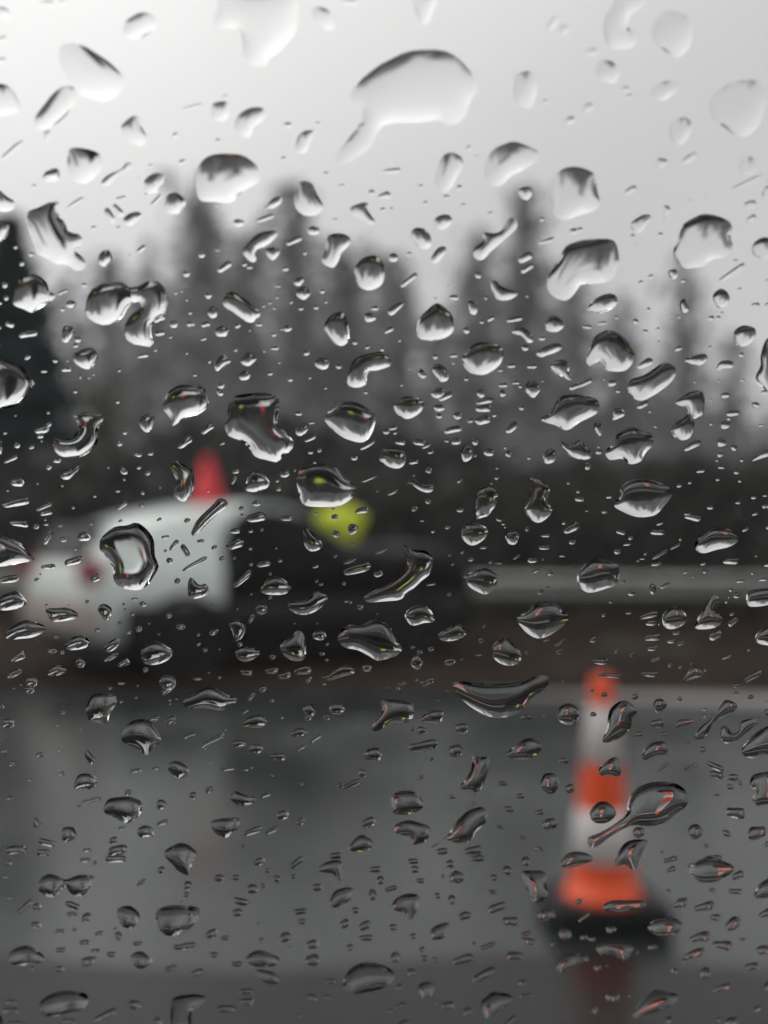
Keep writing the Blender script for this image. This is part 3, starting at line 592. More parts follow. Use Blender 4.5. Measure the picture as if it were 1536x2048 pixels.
P 810,200 860,140 940,90 1020,85 1100,60 1180,110 1240,200 1250,330 1280,410 1240,490 1180,570 1100,600 980,580 920,520 910,420 850,320 810,280 # big black drop on the pale car # big black-topped raindrop in front of the pale car body, right of its red tail light
F 378,1160 385,1150 400,1165 415,1163 418,1180 405,1190 385,1193 378,1185
P 380,750 470,740 560,740 640,790 600,830 440,850 400,800
P 795,740 840,705 905,745 890,820 850,840 805,780
P 80,920 180,850 260,840 390,900 290,970 180,985 70,990
P 530,1040 600,970 680,960 730,1010 690,1060 570,1075
P 840,1070 870,1020 960,975 960,1040 890,1090
P 1140,1080 1200,1020 1270,1005 1380,1070 1370,1140 1270,1190 1160,1180 # clam-shaped drop in front of the rear wheel # clam-shaped raindrop in front of the car's rear wheel, grey above and white below
P 395,1270 440,1200 500,1200 550,1240 460,1280
E 80,510,170,60,10;100,690,240,130,15;170,70,150,50,-5;390,180,120,60,60;380,75,40,20,0;520,195,60,40,0;600,365,160,60,15;400,410,120,40,5;775,500,80,70,25;1330,175,70,25,10;1400,240,110,35,50;1490,280,110,50,-60;1365,365,55,55,0;1568,388,230,35,30;1085,668,60,20,0;1155,710,60,45,0
E 790,915,50,35,30;1040,935,45,25,20;1120,905,60,50,40;1450,890,80,50,0;1360,800,50,50,0;430,1080,80,35,5;160,1130,130,60,30;900,1130,130,40,30;1000,1180,100,50,25;655,1180,80,80,0;130,1260,140,50,30;270,1330,100,90,0;1350,1330,140,120,0;980,1340,70,25,0
T 384 1026
P 890,100 950,130 1040,220 1030,270 950,290 900,230
P 1250,90 1290,70 1330,95 1310,140 1260,155 # kite-shaped drop on the vest # tiny black kite-shaped raindrop on the right half of the yellow-green vest
P 550,590 610,510 700,490 790,560 790,600 730,635 590,630
P 780,700 930,670 970,620 1030,610 1090,660 1030,740 940,790 850,790 780,750
F 808,1085 825,1095 850,1097 866,1115 858,1145 845,1155 830,1170 810,1185 800,1195 770,1198 735,1200 727,1190 745,1178 775,1163 800,1145 815,1125 # boomerang-shaped drop # boomerang-shaped raindrop below the vest with a bright rim and a lime edge
P 300,870 370,830 430,870 420,960 350,1010 330,930
P 355,1090 420,1045 540,1080 530,1130 430,1170 370,1140
P 710,1040 780,980 850,920 900,960 915,1080 900,1150 830,1165 740,1120
F 676,1274 685,1252 705,1243 728,1243 745,1234 770,1238 785,1255 795,1280 805,1290 795,1305 775,1312 755,1316 740,1308 715,1295 690,1290 # hat-shaped drop # broad hat-shaped grey raindrop over the black lower body of the car
P 1030,1300 1100,1270 1180,1200 1280,1210 1300,1260 1200,1290 1100,1320
E 520,20,160,70,10;760,25,100,40,5;350,130,80,40,0;475,130,40,20,15;75,210,60,30,0;350,235,150,70,20;580,390,110,50,12;710,365,40,25,20;405,515,200,50,42;1155,152,65,55,0;1260,370,110,30,22;1320,430,230,70,18;990,410,50,25,20;1035,553,40,25,0;1490,470,80,50,10;1510,290,100,30,20;1235,688,40,20,0
E 560,750,100,90,10;480,830,80,35,60;180,935,80,40,25;60,1030,45,25,15;1020,960,110,80,5;440,1255,100,50,0;650,1130,50,40,0;640,1240,110,50,10;740,1280,110,50,10;890,1240,140,70,10;935,1315,60,40,35;1400,1220,80,60,0;50,1305,80,25,0
T 768 1026
P 165,800 220,735 320,720 380,770 400,850 320,860 220,880
P 430,950 500,910 580,860 640,910 650,960 560,1000 460,1000
P 620,120 660,65 780,80 830,130 790,200 700,245 620,190
P 670,470 800,420 900,480 890,570 820,630 760,620 670,560
P 1055,820 1150,760 1230,695 1380,710 1420,770 1475,800 1440,870 1350,940 1240,985 1150,950 1090,890 # spinning-top drop below the rail # spinning-top-shaped raindrop just below the guard rail with two thin lines across it
P 860,1050 930,990 990,985 1090,1100 1070,1180 980,1200 880,1150
F 905,1360 930,1358 960,1362 1000,1362 1040,1358 1075,1345 1098,1350 1090,1370 1060,1392 1045,1412 1025,1425 990,1430 960,1420 930,1400 912,1380 # boat-shaped drop left of the cone # wide boat-shaped raindrop at the far road edge, left of the orange cone's tip
E 1020,175,110,120,0;790,260,55,25,0;915,38,50,25,-20;950,72,30,20,0;300,47,40,15,0;390,130,30,30,0;770,10,90,30,20;690,355,50,30,10;910,385,60,15,0;375,553,80,20,10;1285,165,80,25,5;1275,260,95,35,0;1420,327,50,20,0;1205,448,80,22,25;1055,335,70,20,35;1490,105,140,60,30;1430,65,30,30,0;1180,360,80,50,0
E 750,1115,70,20,10;1400,1018,110,25,33;1290,995,70,20,20;525,1170,90,60,10;260,1170,100,120,0;340,1330,110,50,20;140,1340,60,30,20
T 1152 1026
P 5,460 60,400 110,360 200,355 330,400 320,540 250,580 90,620 10,550 # lantern-shaped drop on the rail # lantern-shaped raindrop on the left half of the guard rail with a pink fleck on top
P 945,210 1010,150 1090,100 1220,120 1290,190 1220,250 1100,280 1010,305 945,280
P 940,870 1000,750 1060,660 1110,640 1140,690 1090,770 1150,800 1150,860 1090,900 960,910 # sail-shaped drop on the rail # sail-shaped raindrop leaning across the lower edge of the guard rail at right
P 1345,660 1380,600 1560,590 1560,700 1380,730
P 680,800 750,730 830,750 880,830 820,890 740,910 690,880
P 1425,950 1510,890 1570,900 1570,1030 1440,1020
P 840,1320 910,1220 950,1200 1010,1270 940,1300
E 350,138,80,35,-15;640,138,120,45,0;400,235,65,20,8;660,70,60,20,20;785,248,100,25,30;660,315,140,30,30;630,390,85,30,10;520,350,45,15,0;1225,370,140,50,0;1340,115,60,25,30;1005,388,50,20,20;1520,100,40,30,0;1520,398,70,30,10;920,20,140,50,-10;1300,527,75,22,5;1480,515,80,22,5;865,455,50,20,22;435,620,60,50,20;605,590,60,90,0;1270,640,50,50,0;700,560,90,30,30
E 570,800,160,50,15;590,860,90,50,5;600,975,130,60,8;600,1060,90,40,8;625,1150,85,30,20;790,940,65,30,10;750,1005,70,30,5;1100,960,110,60,30;1240,850,100,50,45;1190,1130,90,25,20;740,1195,40,30,20;410,780,50,20,0;575,1265,130,45,0;1400,1285,170,45,30;260,1278,190,35,-5;185,1165,130,50,0
T 0 1368
P 720,260 700,180 760,60 920,60 940,130 890,220 860,290 740,275
P 985,430 1010,320 1110,260 1220,280 1300,420 1240,480 1180,545 1120,500 # pear-shaped drop below the rear wheel # pear-shaped raindrop on the road below the car's rear wheel with a white drip
P 605,790 640,700 730,690 790,740 750,810 620,810
P 1350,620 1430,590 1520,650 1510,700 1440,730 1370,680
P 840,990 870,900 960,875 1080,880 1150,930 1120,1030 1030,1085 930,1040 # lemon-shaped drop on the left road # lemon-shaped raindrop with black upper and lower rims on the left road surface
F 330,1700 345,1685 365,1678 385,1686 395,1700 385,1720 380,1742 360,1735 345,1720
E 20,155,70,35,5;85,285,110,80,10;50,510,50,30,0;335,540,70,40,0;110,610,50,50,20;510,690,60,35,10;255,740,40,20,0;95,885,60,30,0;250,25,80,60,0;1340,30,110,50,30;1240,255,90,45,5;1380,270,100,70,35;1515,390,90,35,25;730,560,130,60,-60
E 750,900,160,35,12;1175,1150,140,110,0;1310,1080,100,40,20;1300,940,80,90,0;1095,670,90,40,10;1255,650,60,25,0;1035,840,60,45,20;300,1080,50,90,0;560,1170,120,140,0;920,1220,80,60,20;985,1125,60,30,0;390,1240,150,60,-15;360,1315,120,60,0;145,1300,170,80,0;710,1300,70,30,0;950,1300,160,80,15
T 384 1368
P -60,110 0,70 90,10 180,0 280,60 370,100 320,150 240,190 120,170 0,170 -60,150 # tent-shaped drop at the road edge # tent-shaped raindrop at the far road edge with two white feet
P 410,300 460,240 560,220 605,270 580,320 470,325
P 310,890 350,830 430,860 510,880 480,940 390,950
P 155,1080 220,1050 360,1040 390,1080 340,1170 260,1200 180,1150
P 1255,1280 1310,1200 1380,1180 1450,1240 1410,1300 1290,1310
F 760,1398 785,1393 815,1397 828,1408 826,1428 810,1440 790,1440 772,1445 758,1455 744,1455 748,1440 760,1425 765,1410 # mushroom-shaped drop # mushroom-shaped raindrop below the far road edge, left of the boat-shaped one
E 480,80,80,40,50;570,20,70,50,20;430,200,70,25,30;170,430,240,40,28;385,455,110,70,0;520,495,110,80,0;690,560,120,60,0;15,375,50,35,0;110,490,40,20,10;940,190,100,120,30;935,250,60,50,30;1160,180,120,100,0;1080,245,55,45,0;860,370,130,80,5;990,415,130,25,38;870,490,100,30,30
E 1450,540,150,110,0;1280,775,150,45,25;290,655,120,25,8;430,658,60,25,5;590,865,100,35,20;490,1150,170,50,22;640,1145,120,40,25;730,1020,100,80,10;880,1070,80,50,45;150,820,80,50,30;1415,1080,130,70,20;15,865,60,60,0;1360,690,60,80,0;1150,1345,110,50,0
T 768 1368
P 290,260 370,190 470,200 465,260 430,290 330,280
P 600,800 660,720 700,620 700,540 760,560 840,570 820,700 760,830 680,830 # claw-shaped drop on the road # claw-shaped raindrop on the road between the middle and the orange cone
P 975,545 1040,470 1110,420 1180,410 1250,460 1240,520 1160,575 1060,580 # almond-shaped drop # almond-shaped raindrop with a pink corner on the road just left of the cone
P 1380,240 1400,160 1470,130 1540,170 1550,240 1500,300 1420,290
P 60,970 70,850 240,830 310,920 300,970 200,1020 90,1010
P 80,1110 180,1060 280,1080 370,1120 340,1220 230,1260 220,1200 110,1170
P 370,1280 500,1190 570,1080 680,980 800,960 820,1060 740,1150 680,1230 560,1240 480,1210 410,1270 # wing-shaped drop # wing-shaped raindrop with a long lower-left tail, on the road left of the cone
F 1118,1722 1130,1702 1150,1695 1175,1700 1185,1712 1160,1722 1135,1728
E 300,350,80,70,0;230,340,50,30,20;620,330,110,90,0;570,510,120,110,20;310,470,230,80,8;1130,245,85,45,5;1275,225,45,30,15;1320,770,150,160,0;1430,590,80,50,0;1480,810,80,80,20;295,720,50,35,30;940,770,90,40,0;540,875,60,35,0;1080,870,80,40,0;990,975,90,50,-5
E 1320,1090,130,90,20;1230,1000,90,40,10;710,1300,150,70,10;460,1310,100,60,5;920,1115,60,30,0;1100,1200,60,25,0;1230,1290,100,30,-15
T 1152 1368
P 245,240 270,170 330,120 400,110 480,190 440,250 420,340 320,420 220,445 200,420 240,330 # leaf-shaped drop by the cone # leaf-shaped raindrop overlapping the right side of the cone's upper white band
P 610,120 660,90 720,140 650,210 610,170
P 785,310 820,260 940,270 870,310 810,330
P 935,390 990,310 1060,260 1140,150 1190,100 1280,150 1200,230 1090,280 1040,370 990,430 940,420
P 1140,330 1190,310 1230,370 1290,350 1300,280 1400,250 1440,280 1340,370 1230,450 1150,430 # tick-shaped drop # tick-shaped raindrop on the road near the right edge
P 1310,490 1380,400 1480,330 1570,310 1570,500 1450,560 1370,565 1320,540
P 520,570 540,490 610,440 700,440 720,520 640,560 560,585
P 180,640 240,590 290,560 340,580 345,700 260,710 180,700
P 100,1010 150,930 220,910 290,950 310,1020 240,1080 140,1080
P 400,950 430,850 500,790 620,755 760,760 840,800 890,880 870,950 800,1000 700,1080 580,1110 450,1100 350,1140 240,1210 140,1285 85,1260 80,1200 160,1170 270,1110 390,1020 # big spoon-shaped drop # big spoon-shaped raindrop right of the cone, orange-rimmed with a tail crossing the cone
P 300,1420 340,1290 420,1220 560,1220 530,1290 490,1390 470,1460 430,1450 380,1410
P 1375,760 1400,700 1480,680 1560,690 1560,900 1440,945 1395,890 1430,830 1390,800
E 130,220,55,40,0;815,100,45,40,45;640,290,110,60,5;690,380,60,40,0;490,380,70,40,10;1015,180,40,20,0;1020,228,40,30,0;690,635,110,25,40;900,640,130,30,25;1510,205,50,60,0;490,1155,100,90,0;1100,630,160,50,-25;1110,700,120,50,-15;1240,720,100,60,0;1220,795,60,50,10;1110,860,50,20,0;1300,765,40,30,0
E 1260,1000,170,90,-10;940,1150,120,120,45;1190,1165,80,50,-30;1430,1160,160,110,20;1520,1250,60,40,45;675,1315,30,20,0;1080,1360,150,40,0
T 0 1706
P 330,180 400,135 480,150 540,180 650,140 770,160 740,230 680,310 590,300 530,240 450,320 370,300 310,250 # moustache-shaped drop # moustache-shaped raindrop low on the left road surface
P 950,420 1030,385 1100,420 1130,480 1080,560 1000,560 960,500
F 315,1815 335,1804 365,1802 390,1808 402,1820 395,1835 380,1850 355,1862 335,1862 318,1845
P 80,780 150,720 250,705 340,760 370,820 250,860 100,850
P 670,810 780,790 760,850 680,870
P 1060,780 1130,750 1190,780 1230,830 1150,890 1080,860
P 335,1160 400,1100 500,1065 640,1065 720,1110 690,1200 560,1250 420,1270 340,1240 # dome drop at the bottom left # wide low dome-shaped raindrop with a black upper rim in the bottom left corner area
F 347,2060 345,2000 352,1985 375,1978 400,1980 415,1988 400,2005 385,2015 382,2060
E 90,50,50,60,-30;60,155,60,25,0;690,25,90,40,0;940,15,180,60,0;1300,105,60,60,0;1140,205,90,35,35;1510,230,70,70,0;85,320,60,30,0;210,400,190,40,40;310,395,80,50,0;595,385,130,50,-20;590,455,100,35,0;705,480,100,60,35;300,540,90,50,10;495,590,80,35,0;610,580,50,30,0;1480,710,190,50,8
E 805,610,75,35,12;960,630,60,80,30;690,680,90,40,0;775,745,90,30,0;500,740,90,40,0;900,775,80,45,0;1110,690,80,40,0;490,890,80,50,0;1370,885,110,40,15;100,1155,100,40,0;100,1220,150,50,0;850,1260,220,50,25;1090,1175,120,80,0;560,1305,120,40,0;130,1330,130,50,0;1270,1310,80,60,0
T 384 1706
P 335,320 400,330 470,350 430,390 350,370
P 1000,110 1080,40 1190,30 1210,120 1180,200 1130,140
P 1100,370 1130,290 1190,250 1290,250 1280,330 1200,390 1130,405
P 430,820 480,760 550,740 640,770 700,800 690,860 560,880 480,860
P 510,900 600,900 700,940 700,1000 620,1010 540,960
F 686,1965 690,1945 705,1925 725,1916 750,1916 775,1925 790,1940 785,1955 765,1968 735,1975 705,1978 # mouth-shaped drop at the bottom middle # large mouth-shaped raindrop with thick black lips near the bottom middle
E 225,170,90,60,0;360,165,70,50,0;490,260,90,80,0;575,230,50,40,0;685,175,60,60,0;610,110,50,40,0;540,40,100,60,20;370,445,90,70,0;20,430,110,80,-20;840,50,140,50,40;1005,240,90,60,0;1465,100,100,50,10;1505,185,60,70,0;1445,305,60,100,0;870,435,120,50,5;885,515,80,50,0;1310,425,70,50,0;1225,530,90,70,30;1385,545,110,70,35;1395,645,120,50,0
E 165,610,110,70,35;270,645,80,35,5;755,640,110,80,25;970,695,110,70,10;185,780,80,50,0;365,850,110,40,0;970,820,120,100,0;1265,720,60,60,0;50,920,110,50,20;1110,990,80,40,0;440,1070,120,50,0;440,1150,120,60,0;280,1210,160,60,0;965,1120,100,60,-20;1080,1115,70,40,0;570,1350,80,30,20
T 768 1706
P 60,390 110,320 200,290 280,310 285,390 240,470 200,510 170,450 90,430 # comma-shaped drop # comma-shaped raindrop on the road in the lower middle
P 365,630 380,570 460,530 530,530 500,600 470,650 390,660
P 270,1050 300,1000 380,990 410,1030 370,1110 310,1130
P 770,1170 810,1110 890,1070 1020,1110 990,1180 880,1260 810,1280
P 1090,130 1130,110 1280,120 1290,220 1300,310 1200,370 1130,240
F 1110,1925 1115,1908 1135,1898 1160,1900 1165,1912 1145,1925 1120,1935
E 230,35,90,50,0;245,100,70,60,0;525,60,80,70,0;740,15,120,50,5;580,165,130,100,15;290,190,80,40,0;55,255,110,40,15;875,165,60,60,0;980,110,70,70,0;865,280,80,35,0;1130,40,70,80,0;425,310,60,50,0;540,340,60,80,0;640,470,110,70,15;895,405,160,70,22;1005,510,140,70,0;75,560,80,50,0;230,630,60,50,0;1130,610,110,40,15;1150,670,120,50,-15;820,710,150,40,18;90,800,80,90,-20;320,805,70,50,0;405,815,60,45,0;300,735,60,30,30
E 630,815,180,70,15;1040,785,150,70,-5;800,935,210,70,25;220,920,70,70,0;1130,1105,120,30,8;510,1180,120,70,0;150,1330,100,50,25;130,1185,100,40,15;50,1225,60,30,0;1000,1310,150,35,42;1100,1000,80,40,0;670,1230,90,60,20;1290,460,160,90,0;1440,610,100,110,30
T 1152 1706
P 880,80 960,30 1060,0 1160,30 1260,90 1200,150 1090,200 960,190 # beak-shaped drop right of the cone # beak-shaped raindrop with a dark green cap on the road right of the cone's lower band
P 1410,310 1440,230 1500,180 1570,160 1570,300 1450,330
P 755,380 820,330 880,330 870,390 800,410
P 560,560 620,500 760,480 840,540 790,610 650,630 # pink-spotted drop on the cone base # raindrop with a pink spot over the right end of the cone's black base
P 200,410 260,350 400,345 540,350 540,400 430,420 330,440
P 150,720 200,680 380,670 450,720 430,780 370,830 280,780 190,780
P 440,1240 520,1140 620,1060 720,1070 810,1110 730,1200 600,1240 460,1280 # shark-fin drop at the bottom right # shark-fin-shaped raindrop with a dark green rim and pink edge at the bottom right
E 1280,150,110,60,30;1260,275,110,50,0;1075,265,60,35,0;725,268,50,30,0;750,100,80,40,20;740,20,130,40,15;1010,395,170,70,15;1100,480,90,60,0;1240,530,140,90,35;1500,450,120,60,20;55,480,110,40,40;270,575,90,60,0;55,640,60,50,0;120,655,60,40,0;40,815,110,60,10;600,715,80,50,0;165,880,70,50,20
E 980,640,170,80,12;1160,700,160,70,-8;930,770,180,60,20;1315,655,60,25,0;1480,740,110,80,0;1020,920,110,100,0;1390,870,120,60,8;1150,1040,170,45,18;1520,1030,60,80,0;780,910,60,40,0;285,1115,120,70,0;140,1210,60,80,0;1230,1310,120,80,20;1430,1210,80,40,30;730,1300,60,60,0"""
Rm = Matrix.Rotation(PITCH, 3, 'X')
def to_pane(px, py):
    d = Rm @ Vector(((px - 768) / F, 1, -(py - 1024) / F))
    t = (P0 - CAM).dot(NN) / d.dot(NN); p = CAM + d * t - P0
    return (p.dot(UU), p.dot(VV))
def smooth_closed(pts, n):
    pts = np.array(pts, float); m = len(pts); res = []
    for i in range(m):
        a, b, c, d = pts[i - 1], pts[i], pts[(i + 1) % m], pts[(i + 2) % m]
        for k in range(4):
            t = k / 4; res.append(.5 * ((2 * b) + (-a + c) * t + (2 * a - 5 * b + 4 * c - d) * t * t + (-a + 3 * b - 3 * c + d) * t ** 3))
    res = np.array(res); seg = np.linalg.norm(np.roll(res, -1, 0) - res, axis=1); s = np.concatenate([[0], np.cumsum(seg)]); q = np.linspace(0, s[-1], n, endpoint=False)
    full = np.vstack([res, res[:1]])
    return np.stack([np.interp(q, s, full[:, 0]), np.interp(q, s, full[:, 1])], 1)
def area(p): x, y = p[:, 0], p[:, 1]; return .5 * float(np.sum(x * np.roll(y, -1) - np.roll(x, -1) * y))
def inside(P, poly):
    x, y = P[:, 0], P[:, 1]; c = np.zeros(len(P), bool); n = len(poly)
    for i in range(n):
        x1, y1 = poly[i]; x2, y2 = poly[(i + 1) % n]
        c ^= ((y1 > y) != (y2 > y)) & (x < (x2 - x1) * (y - y1) / ((y2 - y1) + 1e-12) + x1)
    return c
def dist_poly(P, poly):
    d = np.full(len(P), 1e9); n = len(poly)
    for i in range(n):
        a = poly[i]; b = poly[(i + 1) % n]; ab = b - a; t = np.clip(((P - a) @ ab) / (ab @ ab + 1e-18), 0, 1)
        d = np.minimum(d, np.linalg.norm(P - (a + t[:, None] * ab), axis=1))
    return d
CONTACT = 52.0
def drop_geometry(poly, ninner, rs, contact, wob=.12):
    """poly: CCW outline on the pane in metres -> verts, top faces, bottom faces. Height from the membrane equation."""
    A = abs(area(poly)); h = math.sqrt(A / ninner) * 1.07
    mn, mxx = poly.min(0), poly.max(0); gx, gy = np.meshgrid(np.arange(mn[0] + h / 2, mxx[0], h), np.arange(mn[1] + h / 2, mxx[1], h * .866))
    gx = gx + (np.arange(gx.shape[0]) % 2)[:, None] * h / 2; P = np.stack([gx.ravel(), gy.ravel()], 1)
    if len(P): P = P[inside(P, poly)]
    if len(P): P = P[dist_poly(P, poly) > h * .45]
    nb = len(poly); allp = np.vstack([poly, P]) if len(P) else poly
    r = delaunay_2d_cdt([Vector(p) for p in allp], [], [list(range(nb))], 1, 1e-9)
    V = np.array([tuple(q) for q in r[0]]); T = [t for t in r[2] if len(t) == 3]
    if not T: return None
    n = len(V); bnd = dist_poly(V, poly) < 1e-7
    K = np.zeros((n, n)); mass = np.zeros(n)
    for t in T:
        p = V[list(t)]; ar = .5 * ((p[1, 0] - p[0, 0]) * (p[2, 1] - p[0, 1]) - (p[2, 0] - p[0, 0]) * (p[1, 1] - p[0, 1]))
        if abs(ar) < 1e-14: continue
        e = np.array([p[2] - p[1], p[0] - p[2], p[1] - p[0]]); k = (e @ e.T) / (4 * abs(ar))
        K[np.ix_(t, t)] += k
        for q in t: mass[q] += abs(ar) / 3
    I = np.where(~bnd)[0]
    if len(I) == 0: return None
    cy = V[:, 1].mean(); hh = max(1e-6, (mxx[1] - mn[1]) / 2); L_ = math.sqrt(A)
    ph = rs.rand(4) * 6.28
    src = 1 + .42 * np.clip((cy - V[:, 1]) / hh, -1, 1) + wob * (np.sin(V[:, 0] / L_ * 5.5 + ph[0]) * np.sin(V[:, 1] / L_ * 4.7 + ph[1]) + .8 * np.sin(V[:, 0] / L_ * 9 + V[:, 1] / L_ * 7 + ph[2]))
    u = np.zeros(n); u[I] = np.linalg.solve(K[np.ix_(I, I)] + 1e-9 * np.eye(len(I)), (mass * src)[I]); u = np.maximum(u, 0)
    Rr = 2 * math.sqrt(u.max()) + 1e-9; d = Rr / math.tan(R(contact)); z = np.sqrt(4 * u + d * d) - d
    HM = .0030; z = HM * np.tanh(z / HM)
    return V, z, T, bnd
parsed = []; ox = oy = 0
for ln in DATA.strip().splitlines():
    k = ln[0]
    if k == 'T': _, a, b = ln.split(); ox, oy = int(a), int(b)
    elif k in 'PF':
        seg = [s.strip() for s in ln[2:].split('#')]; pts = [tuple(map(float, q.split(','))) for q in seg[0].split()]
        if k == 'P': pts = [(ox + a / 4, oy + b / 4) for a, b in pts]
        parsed.append(dict(pts=pts, lm=seg[1] if len(seg) > 1 else None, label=seg[2] if len(seg) > 2 else None, kind='P'))
    elif k == 'E':
        for e in ln[2:].split(';'):
            u, v_, ln_, wd, an = map(float, e.split(',')); rs = random.Random(int(u * 7 + v_ * 13 + ln_)); a0 = R(an); pts = []
            el = ln_ / max(wd, 1); pw = .62 if el > 1.8 else .9; nn_ = 10 if el > 1.3 else 9
            for q in range(nn_):
                t = 2 * math.pi * q / nn_ + rs.uniform(-.12, .12); c, s_ = math.cos(t), math.sin(t)
                x = math.copysign(abs(c) ** pw, c) * ln_ / 2 * rs.uniform(.90, 1.06); y = math.copysign(abs(s_) ** pw, s_) * wd / 2 * rs.uniform(.80, 1.12)
                if el > 1.6: y *= 1 + .3 * (x / (ln_ / 2)) * (1 if rs.random() < 2 else 1) * .6
                pts.append((ox + (u + x * math.cos(a0) - y * math.sin(a0)) / 4, oy + (v_ - x * math.sin(a0) - y * math.cos(a0)) / 4))
            parsed.append(dict(pts=pts, lm=None, label=None, kind='E', ang=an, el=el))
for d in parsed:
    p = np.array(d['pts']); sm = smooth_closed(p, 24); d['c'] = p.mean(0); d['A'] = abs(area(sm)); d['bb'] = (p.min(0), p.max(0))
    q = sm - sm.mean(0); ev, evec = np.linalg.eigh(q.T @ q); d['el'] = math.sqrt(ev[1] / max(ev[0], 1e-9)); ax = evec[:, 1]; d['ang'] = math.degrees(math.atan2(-ax[1], ax[0]))
    if d['ang'] > 90: d['ang'] -= 180
    if d['ang'] < -90: d['ang'] += 180
parsed.sort(key=lambda d: (d['lm'] is None, -d['A']))
NIND = 300
inds, rest = parsed[:NIND], parsed[NIND:]
LM = [d for d in inds if d['lm']]
def words(d):
    A = d['A']; s = 'large' if A > 2600 else 'medium-sized' if A > 1100 else 'small' if A > 450 else 'tiny'
    el, a = d['el'], d['ang']
    if el > 3: sh = 'streak-like'
    elif el > 1.5: sh = 'oval' if abs(a) < 18 else 'upright' if abs(a) > 65 else 'slanting'
    else: sh = 'roundish' if d['kind'] == 'E' else 'lumpy'
    return s + ' ' + sh
DIRS = ['right of', 'up-right of', 'above', 'up-left of', 'left of', 'down-left of', 'below', 'down-right of']
bucket = {}
for d in inds:
    if d['lm']: continue
    L_ = min(LM, key=lambda m: np.linalg.norm(m['c'] - d['c'])); v_ = d['c'] - L_['c']; a = math.degrees(math.atan2(-v_[1], v_[0])) % 360
    bucket.setdefault((L_['lm'], int(((a + 22.5) % 360) // 45)), []).append((np.linalg.norm(v_), d))
ORD = ['nearest', 'second', 'third', 'fourth', 'fifth', 'sixth', 'seventh', 'eighth', 'ninth', 'tenth', 'eleventh', 'twelfth']
for (lm, k), ls in bucket.items():
    ls.sort(key=lambda t: t[0])
    for i, (_, d) in enumerate(ls):
        d['label'] = f"{words(d)} raindrop, {ORD[i] + ' ' if len(ls) > 1 else ''}{DIRS[k]} the {lm}"
stuffV, stuffF, stuffSm = [], [], []
def make_drop(d, i, ninner, stuff=False):
    n = 40 if d['A'] > 2500 else 30 if d['A'] > 700 else 20 if d['A'] > 200 else 14
    sm = smooth_closed(d['pts'], n)
    poly = np.array([to_pane(*q) for q in sm])
    if area(poly) < 0: poly = poly[::-1].copy()
    c = poly.mean(0); poly = poly - c; rs = np.random.RandomState(1000 + i)
    cy_ = float(np.mean([q[1] for q in sm])); ct = float(np.interp(cy_, [0, 330, 450, 620, 1100, 1350, 1500, 2048], [36, 36, 42, 56, 56, 50, 45, 42]))
    g = drop_geometry(poly, ninner, rs, ct * (.9 + .2 * rs.rand()), d.get('wob', .14) if d['A'] > 500 else 0)
    if g is None: return None
    V, z, T, bnd = g; nv = len(V); gap = .00004
    verts = [(V[k, 0], V[k, 1], z[k] + gap if not bnd[k] else gap) for k in range(nv)]
    bi = [k for k in range(nv) if not bnd[k]]; mp = {k: (nv + bi.index(k) if k in set(bi) else k) for k in range(nv)}
    verts += [(V[k, 0], V[k, 1], gap) for k in bi]
    faces = [tuple(t) for t in T] ; bot = [tuple(mp[q] for q in t[::-1]) for t in T]
    # make sure the top triangles wind counter-clockwise
    def ccw(t): a, b, c_ = (V[q] for q in t); return (b[0] - a[0]) * (c_[1] - a[1]) - (c_[0] - a[0]) * (b[1] - a[1]) > 0
    faces = [t if ccw(t) else t[::-1] for t in faces]; bot = [tuple(mp[q] for q in t[::-1]) for t in faces]
    return c, verts, faces, bot, bnd
def add_drop_mesh(name, verts, top, bot):
    me = bpy.data.meshes.new(name); me.from_pydata(verts, [], top + bot); me.update()
    me.polygons.foreach_set('use_smooth', [True] * len(top) + [False] * len(bot))
    nt_ = len(top); cnt = {}
    for i, p in enumerate(me.polygons):
        for ek in p.edge_keys: cnt.setdefault(ek, []).append(i < nt_)
    at = me.attributes.new('sharp_edge', 'BOOLEAN', 'EDGE')
    at.data.foreach_set('value', [len(set(cnt[tuple(sorted(e.vertices))])) > 1 for e in me.edges]); me.update()
    me.materials.append(M['water']); return me
PM4 = PM.to_4x4()
for i, d in enumerate(inds):
    ni = 900 if d['A'] > 5000 else 600 if d['A'] > 2200 else 320 if d['A'] > 800 else 150
    r = make_drop(d, i, ni)
    if r is None: continue
    c, verts, top, bot, _ = r
    o = bpy.data.objects.new('raindrop', add_drop_mesh('raindrop', verts, top, bot)); COL.objects.link(o)
    o.matrix_world = Matrix.Translation(at_pane(c[0], c[1])) @ PM4
    tag(o, d['label'], 'raindrop', 'raindrops on the window glass')
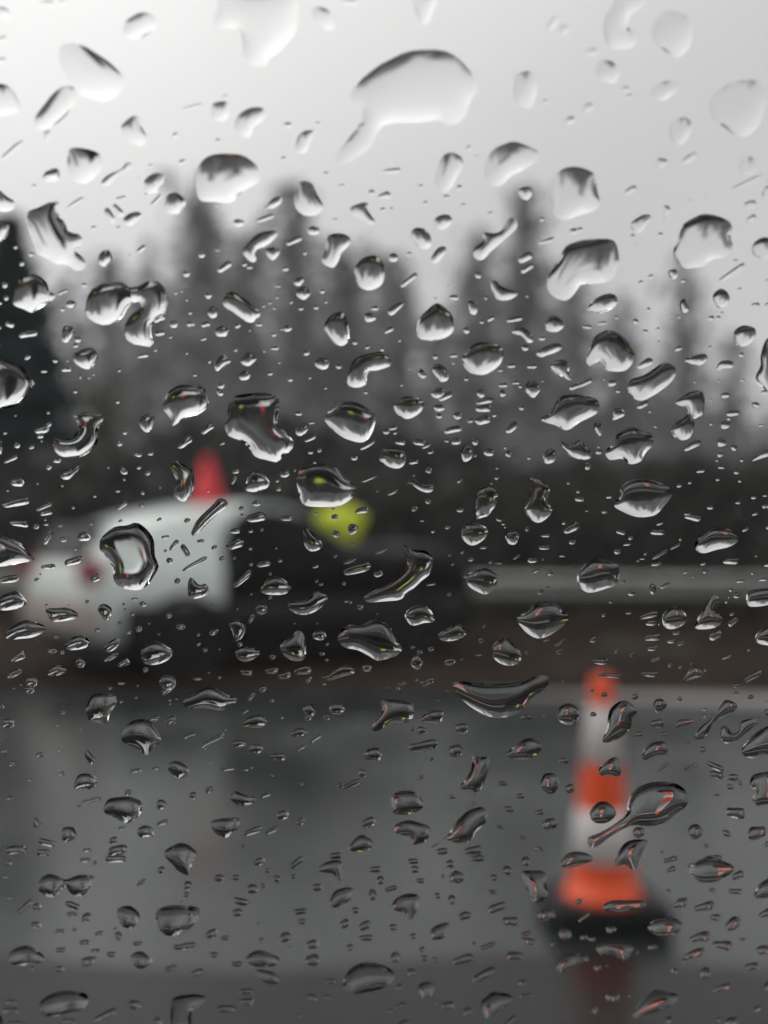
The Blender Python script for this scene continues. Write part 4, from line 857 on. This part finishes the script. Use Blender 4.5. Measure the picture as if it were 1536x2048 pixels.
# the smallest drops: the listed rest, plus specks over the whole pane (also beyond the frame)
occupied = [(d['bb'][0] - 3, d['bb'][1] + 3) for d in parsed]
rs = random.Random(11); extra = []
tries = 0
while len(extra) < 340 and tries < 9000:
    tries += 1; x, y = rs.uniform(0, 1536), rs.uniform(330, 2048)
    if rs.random() > (.35 if y < 560 else 1 if y < 1400 else .3): continue
    ln_ = rs.choice([5, 6, 7, 8, 9, 11, 14]); wd = ln_ * rs.uniform(.6, .98)
    if any(a[0] < x < b[0] and a[1] < y < b[1] for a, b in occupied): continue
    occupied.append((np.array((x - ln_, y - ln_)), np.array((x + ln_, y + ln_)))); extra.append((x, y, ln_, wd, rs.uniform(0, 45)))
outside = []
while len(outside) < 2300:
    x, y = rs.gauss(768, 1500), rs.uniform(-800, 2900)
    if -12 < x < 1548 and -12 < y < 2060: continue
    ln_ = rs.choice([10, 14, 18, 24, 30, 45, 70]); wd = ln_ * rs.uniform(.5, .95); u_, v__ = to_pane(x, y)
    if abs(u_ - .02) > .47 or abs(v__) > .23: continue
    if any(a[0] - ln_ < x < b[0] + ln_ and a[1] - ln_ < y < b[1] + ln_ for a, b in occupied[-300:]): continue
    occupied.append((np.array((x - ln_ * .6, y - ln_ * .6)), np.array((x + ln_ * .6, y + ln_ * .6)))); outside.append((x, y, ln_, wd, rs.uniform(0, 50)))
SV, ST, SB = [], [], []
allsmall = [(d, 60) for d in rest]
for (x, y, l_, w_, a_) in extra + outside:
    pts = []; a0 = R(a_)
    for q in range(8):
        t = 2 * math.pi * q / 8; ex = math.cos(t) * l_ / 2 * rs.uniform(.85, 1.1); ey = math.sin(t) * w_ / 2 * rs.uniform(.85, 1.1)
        pts.append((x + ex * math.cos(a0) - ey * math.sin(a0), y - ex * math.sin(a0) - ey * math.cos(a0)))
    allsmall.append((dict(pts=pts, A=l_ * w_ * .78), 20 if l_ < 16 else 40 if l_ < 32 else 90))
for i, (d, ni) in enumerate(allsmall):
    r = make_drop(d, 5000 + i, ni)
    if r is None: continue
    c, verts, top, bot, _ = r; b0 = len(SV)
    SV += [(v_[0] + c[0], v_[1] + c[1], v_[2]) for v_ in verts]; ST += [tuple(q + b0 for q in t) for t in top]; SB += [tuple(q + b0 for q in t) for t in bot]
o = bpy.data.objects.new('fine_rain_droplets', add_drop_mesh('fine_rain_droplets', SV, ST, SB)); COL.objects.link(o)
o.matrix_world = Matrix.Translation(P0) @ PM4
tag(o, 'fine rain droplets sprinkled between the bigger drops all over the window glass', 'rain droplets', 'raindrops on the window glass', 'stuff')
S.cycles.use_denoising = True
S.cycles.max_bounces = 16; S.cycles.transmission_bounces = 12; S.cycles.transparent_max_bounces = 8
S.cycles.sample_clamp_indirect = 6.0
